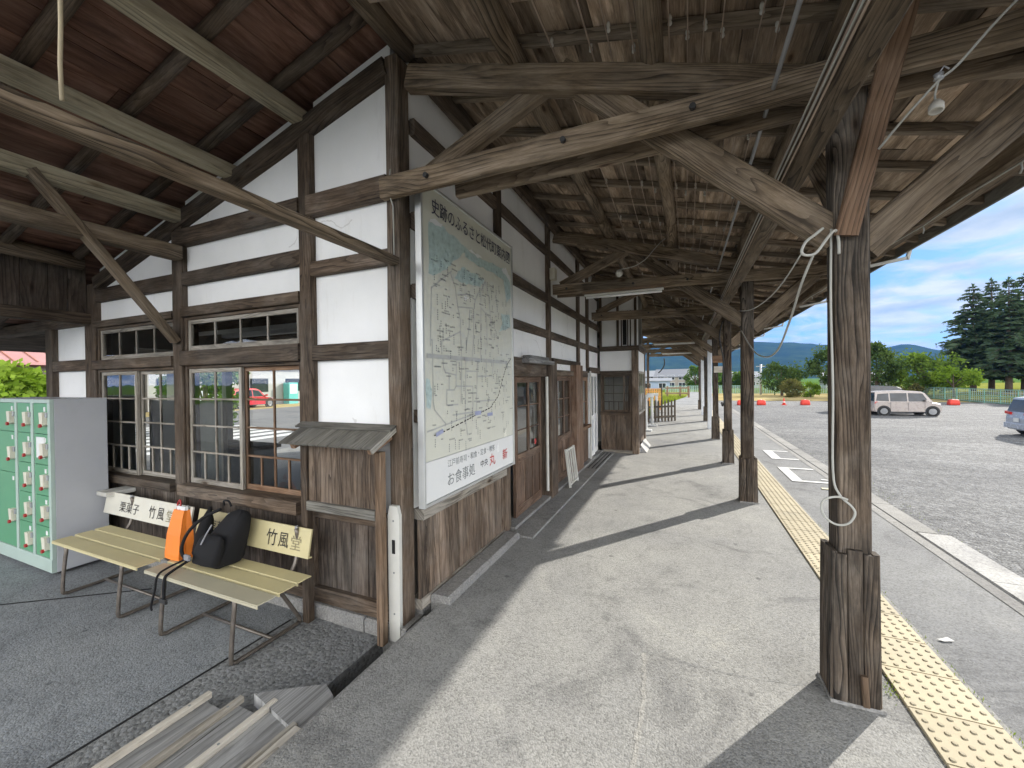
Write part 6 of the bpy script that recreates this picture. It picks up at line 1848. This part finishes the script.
# ------------------------------------------------------------------ trees
def rand_unit():
    while True:
        v = V((RND.uniform(-1, 1), RND.uniform(-1, 1), RND.uniform(-1, 1)))
        if 0.05 < v.length < 1:
            return v.normalized()
def leaf(mb, p, d, s, wd, tn):
    n = rand_unit()
    side = d.cross(n)
    if side.length < 1e-3:
        return
    side.normalize(); side *= wd*s*0.5
    b = len(mb.v)
    mb.v += [p, p+d*s*0.5+side, p+d*s, p+d*s*0.5-side]
    mb.face([b, b+1, b+2, b+3], None, tn)
def limbs(mb, base, h, r, tips, crown_z):
    tr = []
    ph = RND.uniform(0, 6)
    for k in range(7):
        t = k/6
        tr.append(V(base)+V((0.12*math.sin(ph+t*3)*h*0.12, 0.12*math.cos(ph+t*2.4)*h*0.12, h*t)))
    tube(mb, tr, [r*(1.25-1.05*k/6) for k in range(7)], 9)
    for tp in tips:
        q0 = V(base)+V((0, 0, crown_z+RND.uniform(0, 0.35)*(h-crown_z)))
        q1 = q0.lerp(V(tp), 0.5)+V((0, 0, 0.08*h))
        tube(mb, [q0, q1, V(tp)], [r*.45, r*.28, r*.10], 6)
def broadleaf(name, lab, cat, base, h, rx, ry, mat, nclump=26, per=150, ls=0.30, crown0=0.25, r=0.16, group=None, flat=1.0):
    base = V(base)
    t = thing(name, lab, cat, base, group)
    cz0 = h*crown0
    cl = []
    for k in range(nclump):
        u = rand_unit()
        rr = RND.uniform(0.35, 1.0)**0.5
        zz_ = cz0+(h-cz0)*(0.5+0.5*u.z*rr)
        f = math.sqrt(max(0.05, 1-(2*(zz_-cz0)/(h-cz0)-1)**2))*0.55+0.45
        c = base+V((u.x*rx*rr*f*0.85, u.y*ry*rr*f*0.85, zz_*0.93))
        cl.append((c, RND.uniform(.15, .36)*min(rx, (h-cz0)*.6)))
    mb = MB(); limbs(mb, base, h*0.75, r, [c for c, q in cl[:9]], cz0); mb.build('trunk', M['bark'], t, True)
    mb = MB()
    for c, q in cl:
        tn0 = RND.uniform(.75, 1.2)
        for _ in range(per):
            u = rand_unit(); u.z *= 0.75
            p = c+u*q*(RND.uniform(0.40, 1.10) if RND.random() < .86 else RND.uniform(1.0, 1.7))
            d = (u+rand_unit()*0.9+V((0, 0, -0.15))).normalized()
            leaf(mb, p, d, ls*RND.uniform(.6, 1.3), 0.6, tn0*RND.uniform(.75, 1.25))
    mb.build('crown', M[mat], t)
    return t
def conifer(name, lab, base, h, R, mat, whorls=34, per=7, sprays=13, group=None, r=0.28, droop=0.28, bare=0.15):
    base = V(base)
    t = thing(name, lab, 'tree', base, group)
    mt = MB(); mb = MB()
    tube(mt, [base+V((0.04*math.sin(k)*h*.05, 0.03*math.cos(k*1.3)*h*.05, h*k/8)) for k in range(9)], [r*(1.15-1.08*k/8) for k in range(9)], 10)
    for wv in range(whorls):
        f = bare+(1-bare)*((wv+RND.uniform(-.3, .3))/whorls)
        f = min(.985, max(bare*.8, f))
        blen = R*((1-f)**0.75)*RND.uniform(.78, 1.15)+0.25
        if f < .25:
            blen *= .8+.8*f
        n = per if f < .8 else 5
        for k in range(n):
            if RND.random() < 0.16:
                continue
            az = 2*math.pi*(k/n)+RND.uniform(-.35, .35)+wv*0.9
            d = V((math.cos(az), math.sin(az), 0))
            o = base+V((0, 0, h*f))
            ln = blen*RND.uniform(.6, 1.15)
            rise = RND.uniform(-.02, .16)*ln
            def pt(s):
                return o+d*ln*s+V((0, 0, rise*s*2-droop*ln*s*s))
            tube(mt, [pt(0), pt(.5), pt(.95)], [.05, .03, .01], 5)
            tn0 = RND.uniform(.75, 1.2)
            side = V((-d.y, d.x, 0))
            m = max(4, int(sprays*.72*(.4+.6*ln/R)))
            for j in range(m):
                s = .18+.85*(j+RND.uniform(0, 1))/m
                p = pt(min(1, s))
                wdt = .34*ln*(1.05-s)*1.1+.12
                for sg in (-1, 1):
                    for q in range(2):
                        dd = (d*.75+side*sg*RND.uniform(.5, 1.2)+V((0, 0, RND.uniform(-.45, .05)))).normalized()
                        leaf(mb, p+V((0, 0, RND.uniform(-.07, .07))), dd, wdt*RND.uniform(.8, 1.5)+.12, .30, tn0*RND.uniform(.75, 1.25))
                leaf(mb, p, V((d.x*.3, d.y*.3, -.9)).normalized(), .32*RND.uniform(.5, 1.2), .4, tn0*.9)
    for k in range(14):
        leaf(mb, base+V((0, 0, h*(.97+.002*k))), (rand_unit()*.6+V((0, 0, .8))).normalized(), .45, .3, 1)
    mt.build('trunk', M['bark'], t, True)
    mb.build('crown', M[mat], t)
    return t
cedl = ['tall dark cedar at the edge of its row, closest to the pale green tree', 'tall dark cedar second from the pale green tree', 'tallest dark cedar, third from the pale green tree', 'tall dark cedar fourth from the pale green tree', 'tall dark cedar standing farthest from the pale green tree']
for i, (x, y, h, R_) in enumerate(((33.5, 69.3, 13.4, 4.6), (37.3, 73.5, 14.6, 4.2), (35.1, 66.3, 13.3, 4.4), (38.6, 70.3, 14.4, 4.8), (40.2, 67.5, 14.6, 4.8))):
    conifer('cedar_tree', cedl[i], (x, y, -0.45), h, R_, 'leaf_cedar', group='tall cedars beyond the fence')
broadleaf('round_tree', 'wide pale green tree standing beside the tall cedars', 'tree', (25.6, 61.5, -0.8), 5.6, 3.9, 3.2, 'leaf_mid', 34, 190, .34, .08, .2)
broadleaf('small_tree', 'small bright yellow green tree just behind the mesh fence', 'tree', (26.2, 57.3, -0.8), 3.6, 2.3, 1.9, 'leaf_bright', 16, 150, .28, .25, .1)
def pine(lab, base, h, R_):
    return broadleaf('pine_tree', lab, 'tree', base, h, R_, R_, 'leaf_pine', 30, 170, .30, .18, .16, 'pines beyond the lot')
pine('dark pine with its crown rising just beside the nearest canopy post', (21.3, 61.5, -0.9), 6.7, 2.3)
pine('dark broad pine half hidden behind the nearest canopy post', (16.9, 61.5, -0.9), 6.6, 2.5)
broadleaf('round_tree', 'dark green dome shaped tree behind the low rounded bush', 'tree', (12.6, 66.5, -1.0), 5.3, 2.9, 2.5, 'leaf_pine', 28, 170, .30, .10, .15)
broadleaf('dome_bush', 'low rounded olive bush in front of the dome shaped tree', 'bush', (12.7, 61.0, -1.0), 2.4, 1.7, 1.5, 'leaf_dry', 18, 140, .22, .02, .06)
broadleaf('dome_bush', 'low yellow green bush next to the rounded olive bush', 'bush', (14.6, 61.0, -1.0), 1.9, 1.3, 1.2, 'leaf_bright', 14, 120, .22, .02, .06)
broadleaf('dome_bush', 'reddish brown low bush under the pale green tree', 'bush', (23.4, 58.5, -0.9), 1.6, 1.5, 1.2, 'leaf_dry', 12, 110, .22, .02, .06)
broadleaf('round_tree', 'lone green tree between the houses and the far canopy posts', 'tree', (2.1, 88, -1.0), 5.6, 2.2, 2.0, 'leaf_green', 22, 140, .34, .08, .14)
for i, (x, y, h, lab) in enumerate(((6.5, 96, 4.2, 'far hedge tree just past the third canopy post'), (9.2, 98, 4.6, 'far hedge tree between the second and third posts'), (12.0, 99, 4.3, 'far hedge tree behind the dome shaped tree'), (5.0, 92, 3.6, 'low far hedge tree close to the third post'), (19.5, 96, 4.4, 'far hedge tree seen between the two pines'))):
    broadleaf('hedge_tree', lab, 'tree', (x, y, -1.0), h, 2.4, 1.8, 'leaf_green', 16, 110, .4, .05, .12, 'far hedge trees beyond the lot')
broadleaf('round_tree', 'dull green tree far beyond the cedars along the park edge', 'tree', (48, 84, -0.4), 8.5, 4.5, 4.0, 'leaf_green', 24, 130, .45, .12, .2)
mb = MB()
blades(mb, 5000, lambda: V((RND.uniform(-20, 24), 76+abs(RND.gauss(0, 9)), -1.02)), 0.7, 0.07)
o = mb.build('field_grass', M['grass_blade']); o['kind'] = 'stuff'; tag(o, 'tall green grass in the field beyond the lot fence', 'grass')
ut = thing('utility_pole', 'thin grey utility pole in front of the dome shaped tree', 'pole', (10.6, 70, -1.0))
mb = MB(); tube(mb, [(10.6, 70, -1.0), (10.6, 70, 3.6)], 0.14, 10); mb.build('pole', M['steel'], ut, True)
mb = MB(); beam(mb, (10.0, 70, 3.3), (11.2, 70, 3.3), .1, .1, Z_, .01, 1, 0, 1); mb.build('cross_arm', M['steel'], ut)

# ------------------------------------------------------------------ houses beyond the field and across the street
def house(name, lab, c, wx_, wy_, hw_, hr, wall, roof, rz=0, nwin=3, gableaxis='x', floors=2):
    t = thing(name, lab, 'house', c)
    def hp(nm, mat, f, parent=None):
        mb = MB(); f(mb)
        o = mb.build(nm, mat, None); o.parent = parent or t; ORG[o.name] = V((0, 0, 0)); return o
    def walls(mb):
        if gableaxis == 'x':
            prism(mb, [(-wy_/2, 0), (wy_/2, 0), (wy_/2, hw_), (0, hw_+hr-.05), (-wy_/2, hw_)], ((0, 0, 0), Y_, Z_, X_), -wx_/2, wx_/2)
        else:
            prism(mb, [(-wx_/2, 0), (wx_/2, 0), (wx_/2, hw_), (0, hw_+hr-.05), (-wx_/2, hw_)], ((0, 0, 0), X_, Z_, -Y_), -wy_/2, wy_/2)
    hp('wall', M[wall], walls)
    def rf_(mb):
        o = .45
        if gableaxis == 'x':
            for s in (-1, 1):
                prism(mb, [(0, hw_+hr), (s*(wy_/2+o), hw_-o*hr/(wy_/2)), (s*(wy_/2+o), hw_-o*hr/(wy_/2)+.14), (0, hw_+hr+.14)], ((0, 0, 0), Y_, Z_, X_), -wx_/2-o, wx_/2+o)
        else:
            for s in (-1, 1):
                prism(mb, [(0, hw_+hr), (s*(wx_/2+o), hw_-o*hr/(wx_/2)), (s*(wx_/2+o), hw_-o*hr/(wx_/2)+.14), (0, hw_+hr+.14)], ((0, 0, 0), X_, Z_, -Y_), -wy_/2-o, wy_/2+o)
    hp('roof', M[roof], rf_)
    for fl_ in range(floors):
        for k in range(nwin):
            x = -wx_/2+wx_*(k+.5)/nwin
            z = 0.75+1.7*fl_
            wn = hp('window', M['galv'], lambda mb: [box(mb, x-.75, x-.68, -wy_/2-.06, -wy_/2+.02, z, z+1.1, .005, 1, 'z'), box(mb, x+.68, x+.75, -wy_/2-.06, -wy_/2+.02, z, z+1.1, .005, 1, 'z'), box(mb, x-.68, x+.68, -wy_/2-.059, -wy_/2+.02, z, z+.07, .005, 1, 'x'), box(mb, x-.68, x+.68, -wy_/2-.059, -wy_/2+.02, z+1.03, z+1.1, .005, 1, 'x'), box(mb, x-.03, x+.03, -wy_/2-.058, -wy_/2+.02, z+.07, z+1.03, .005, 1, 'z')])
            hp('pane', M['car_glass'], lambda mb: poly(mb, [(x-.69, -wy_/2-.03, z+.06), (x+.69, -wy_/2-.03, z+.06), (x+.69, -wy_/2-.03, z+1.04), (x-.69, -wy_/2-.03, z+1.04)]), wn)
    t.rotation_euler = (0, 0, rz)
    return t
house('far_house', 'pale house with white roof farthest along the valley past the bay', (-8.5, 112, -1.1), 11, 8, 3.4, 1.4, 'house_wall', 'roof_pale', 0.15, 3)
house('far_house', 'tan two storey house with grey gable roof in the middle of the far row', (-2.4, 104, -1.1), 7, 6.5, 3.3, 1.6, 'house_tan', 'roof_grey', -0.1, 3)
house('far_house', 'low blue grey shed with flat pale roof below the tan house', (-5.8, 92, -1.1), 6, 4, 2.3, 0.5, 'house_blue', 'roof_pale', 0.05, 2, floors=1)
house('far_house', 'long white roofed house beside the lone green tree', (2.8, 112, -1.1), 9, 6, 2.4, 1.0, 'house_wall', 'roof_pale', -0.05, 3, floors=1)
house('far_house', 'white walled house glimpsed over the hedge trees', (13.5, 118, -1.1), 7, 6, 3.0, 1.2, 'house_wall', 'roof_pale', 0.1, 2)
house('far_house', 'low white roofed building between the pine and the pale green tree', (28.5, 92, -0.9), 9, 6, 2.6, 0.7, 'house_wall', 'roof_pale', -0.1, 3, floors=1)
# across the street
def sc(name, mat, f, parent):
    mb = MB(); f(mb); return mb.build(name, mat, parent)
rh = thing('red_roof_house', 'brown walled house with red seamed metal roof behind the bright bush', 'house', (-27, 6.5, -0.2))
sc('wall', M['house_tan'], lambda mb: box(mb, -31, -24.6, 0.5, 11.0, -0.2, 2.55, 0.01, 1, 'y'), rh)
sc('eave_board', M['roof_brown'], lambda mb: box(mb, -24.6, -24.3, 0.4, 11.2, 2.38, 2.55, 0.01, 0.6, 'y'), rh)
sc('roof', M['roof_red'], lambda mb: prism(mb, [(-23.7, 2.52), (-27.8, 4.0), (-31.6, 2.52), (-31.6, 2.42), (-27.8, 3.88), (-23.7, 2.42)], ((0, 0, 0), X_, Z_, -Y_), -11.5, -0.2), rh)
def seams(mb):
    y = 0.4
    while y < 11.4:
        beam(mb, (-23.72, y, 2.54), (-27.8, y, 4.02), 0.035, 0.05, Z_, .004, 1, 0, .5); y += 0.62
sc('roof_seam', M['roof_brown'], seams, rh)
broadleaf('bright_bush', 'bright yellow green bush in front of the red roofed house', 'bush', (-17.2, 4.6, -0.2), 2.55, 1.6, 1.4, 'leaf_bright', 22, 230, .20, .03, .06)
broadleaf('street_tree', 'green layered garden tree seen through the waiting room windows', 'tree', (-16.8, 9.4, -0.2), 3.6, 1.5, 1.5, 'leaf_green', 22, 170, .22, .05, .10)
broadleaf('street_tree', 'tall dark green tree behind the white building across the street', 'tree', (-38, 27, -0.2), 8.5, 4.5, 4.0, 'leaf_green', 26, 150, .45, .1, .2)
broadleaf('street_tree', 'wide green tree across the street behind the parked red car', 'tree', (-34, 31, -0.2), 7.5, 4.0, 4.0, 'leaf_pine', 24, 150, .45, .1, .2)
shp = thing('white_building', 'long low white building behind the red car across the street', 'building', (-34, 25, -0.2))
sc('wall', M['house_wall'], lambda mb: box(mb, -36, -32, 14.5, 40, -0.2, 2.9, 0.01, 1, 'y'), shp)
sc('roof', M['roof_pale'], lambda mb: box(mb, -36.4, -31.6, 14.2, 40.3, 2.9, 3.05, 0.02, 1, 'y'), shp)
for k in range(6):
    y = 15+3.1*k
    sc('window', M['car_glass'], lambda mb: box(mb, -32.02, -31.96, y, y+1.5, 0.9, 2.0, 0.005, 1, 'y'), shp)
bh = thing('brown_roof_house', 'brown tiled house behind the layered tree across the street', 'house', (-30, 11.5, -0.2))
sc('wall', M['house_tan'], lambda mb: box(mb, -36, -31.8, 8.5, 13.2, -0.2, 2.9, 0.01, 1, 'y'), bh)
sc('roof', M['roof_brown'], lambda mb: prism(mb, [(-31.2, 2.8), (-34, 4.6), (-36.6, 2.8), (-36.6, 2.65), (-34, 4.4), (-31.2, 2.65)], ((0, 0, 0), X_, Z_, -Y_), -13.6, -8.1), bh)
car('parked_car', 'red car parked across the street, seen through the window', 'car', M['car_red'], 3.6, 1.6, 1.45, (-29.6, 19.3, -0.21), 1.75, 'mini')
sg = thing('street_sign_board', 'pale grey blank board on legs on the verge across the street', 'board', (-28.0, 16.0, -0.19))
sc('panel', M['galv'], lambda mb: box(mb, -28.05, -28.0, 15.2, 16.8, 0.35, 1.25, 0.01, 1, 'y'), sg)
for y in (15.4, 16.6):
    sc('leg', M['steel'], lambda mb: box(mb, -28.04, -28.0, y-.03, y+.03, -0.19, 0.35, 0.004, 1, 'z'), sg)
vm = thing('vending_machine', 'teal vending machine against the white building', 'vending machine', (-31.5, 24.4, -0.2))
sc('cabinet', M['teal_box'], lambda mb: box(mb, -31.9, -31.2, 24.0, 24.9, -0.2, 1.65, 0.02, 1, 'z'), vm)
sc('display', M['map_white'], lambda mb: box(mb, -31.2, -31.18, 24.1, 24.8, 0.7, 1.5, 0.005, 1, 'z'), vm)
# counter and a stool inside the waiting room
it = thing('waiting_counter', 'dark counter inside the waiting room below the window', 'counter', (-5.0, 3.0, 0))
sc('counter_top', M['wainscot_dark'], lambda mb: box(mb, -5.6, -4.3, 2.75, 3.2, 0.82, 0.86, 0.005, 1, 'x'), it)
sc('counter_front', M['room_dark'], lambda mb: box(mb, -5.55, -4.35, 2.80, 3.15, 0.0, 0.82, 0.005, 1, 'x'), it)
lpn = thing('paper_screen', 'pale paper panel standing inside the window beside the lockers', 'panel', (-5.2, 2.6, 1.2))
sc('panel', M['cream'], lambda mb: box(mb, -5.35, -5.08, 2.60, 2.62, 1.15, 1.70, 0.003, 1, 'z'), lpn)

# ------------------------------------------------------------------ the air between here and the hills
if HAZE:

    m = bpy.data.materials.new('haze_air'); m.use_nodes = True
    t_ = m.node_tree; t_.nodes.clear()
    o_ = t_.nodes.new('ShaderNodeOutputMaterial'); pv = t_.nodes.new('ShaderNodeVolumePrincipled')
    pv.inputs['Color'].default_value = (0.12, 0.34, 1.0, 1)
    pv.inputs['Density'].default_value = 0.00010
    pv.inputs['Anisotropy'].default_value = 0.0
    t_.links.new(pv.outputs[0], o_.inputs['Volume'])
    me = bpy.data.meshes.new('haze')
    bm = bmesh.new(); bmesh.ops.create_cube(bm, size=1.0)
    for v in bm.verts:
        v.co = V((v.co.x*16000, v.co.y*16000, 205+v.co.z*418))
    bm.to_mesh(me); bm.free(); me.materials.append(m)
    ho = bpy.data.objects.new('haze', me); COL.objects.link(ho); ho['kind'] = 'stuff'; tag(ho, 'pale blue haze in the air in front of the hills', 'haze')

iscr = thing('folding_screen', 'dark grey screen standing inside the window next to the lockers', 'screen', (-4.9, 2.6, 0))
mb = MB(); box(mb, -5.62, -4.32, 2.58, 2.60, 0.03, 1.38, 0.004, 1, 'x'); mb.build('screen_panel', M['screen_grey'], iscr)
for x in (-5.62, -4.97, -4.32):
    mb = MB(); box(mb, x-0.015, x+0.015, 2.565, 2.615, 0.0, 1.40, 0.003, 1, 'z'); mb.build('screen_post', M['sash_grey'], iscr)
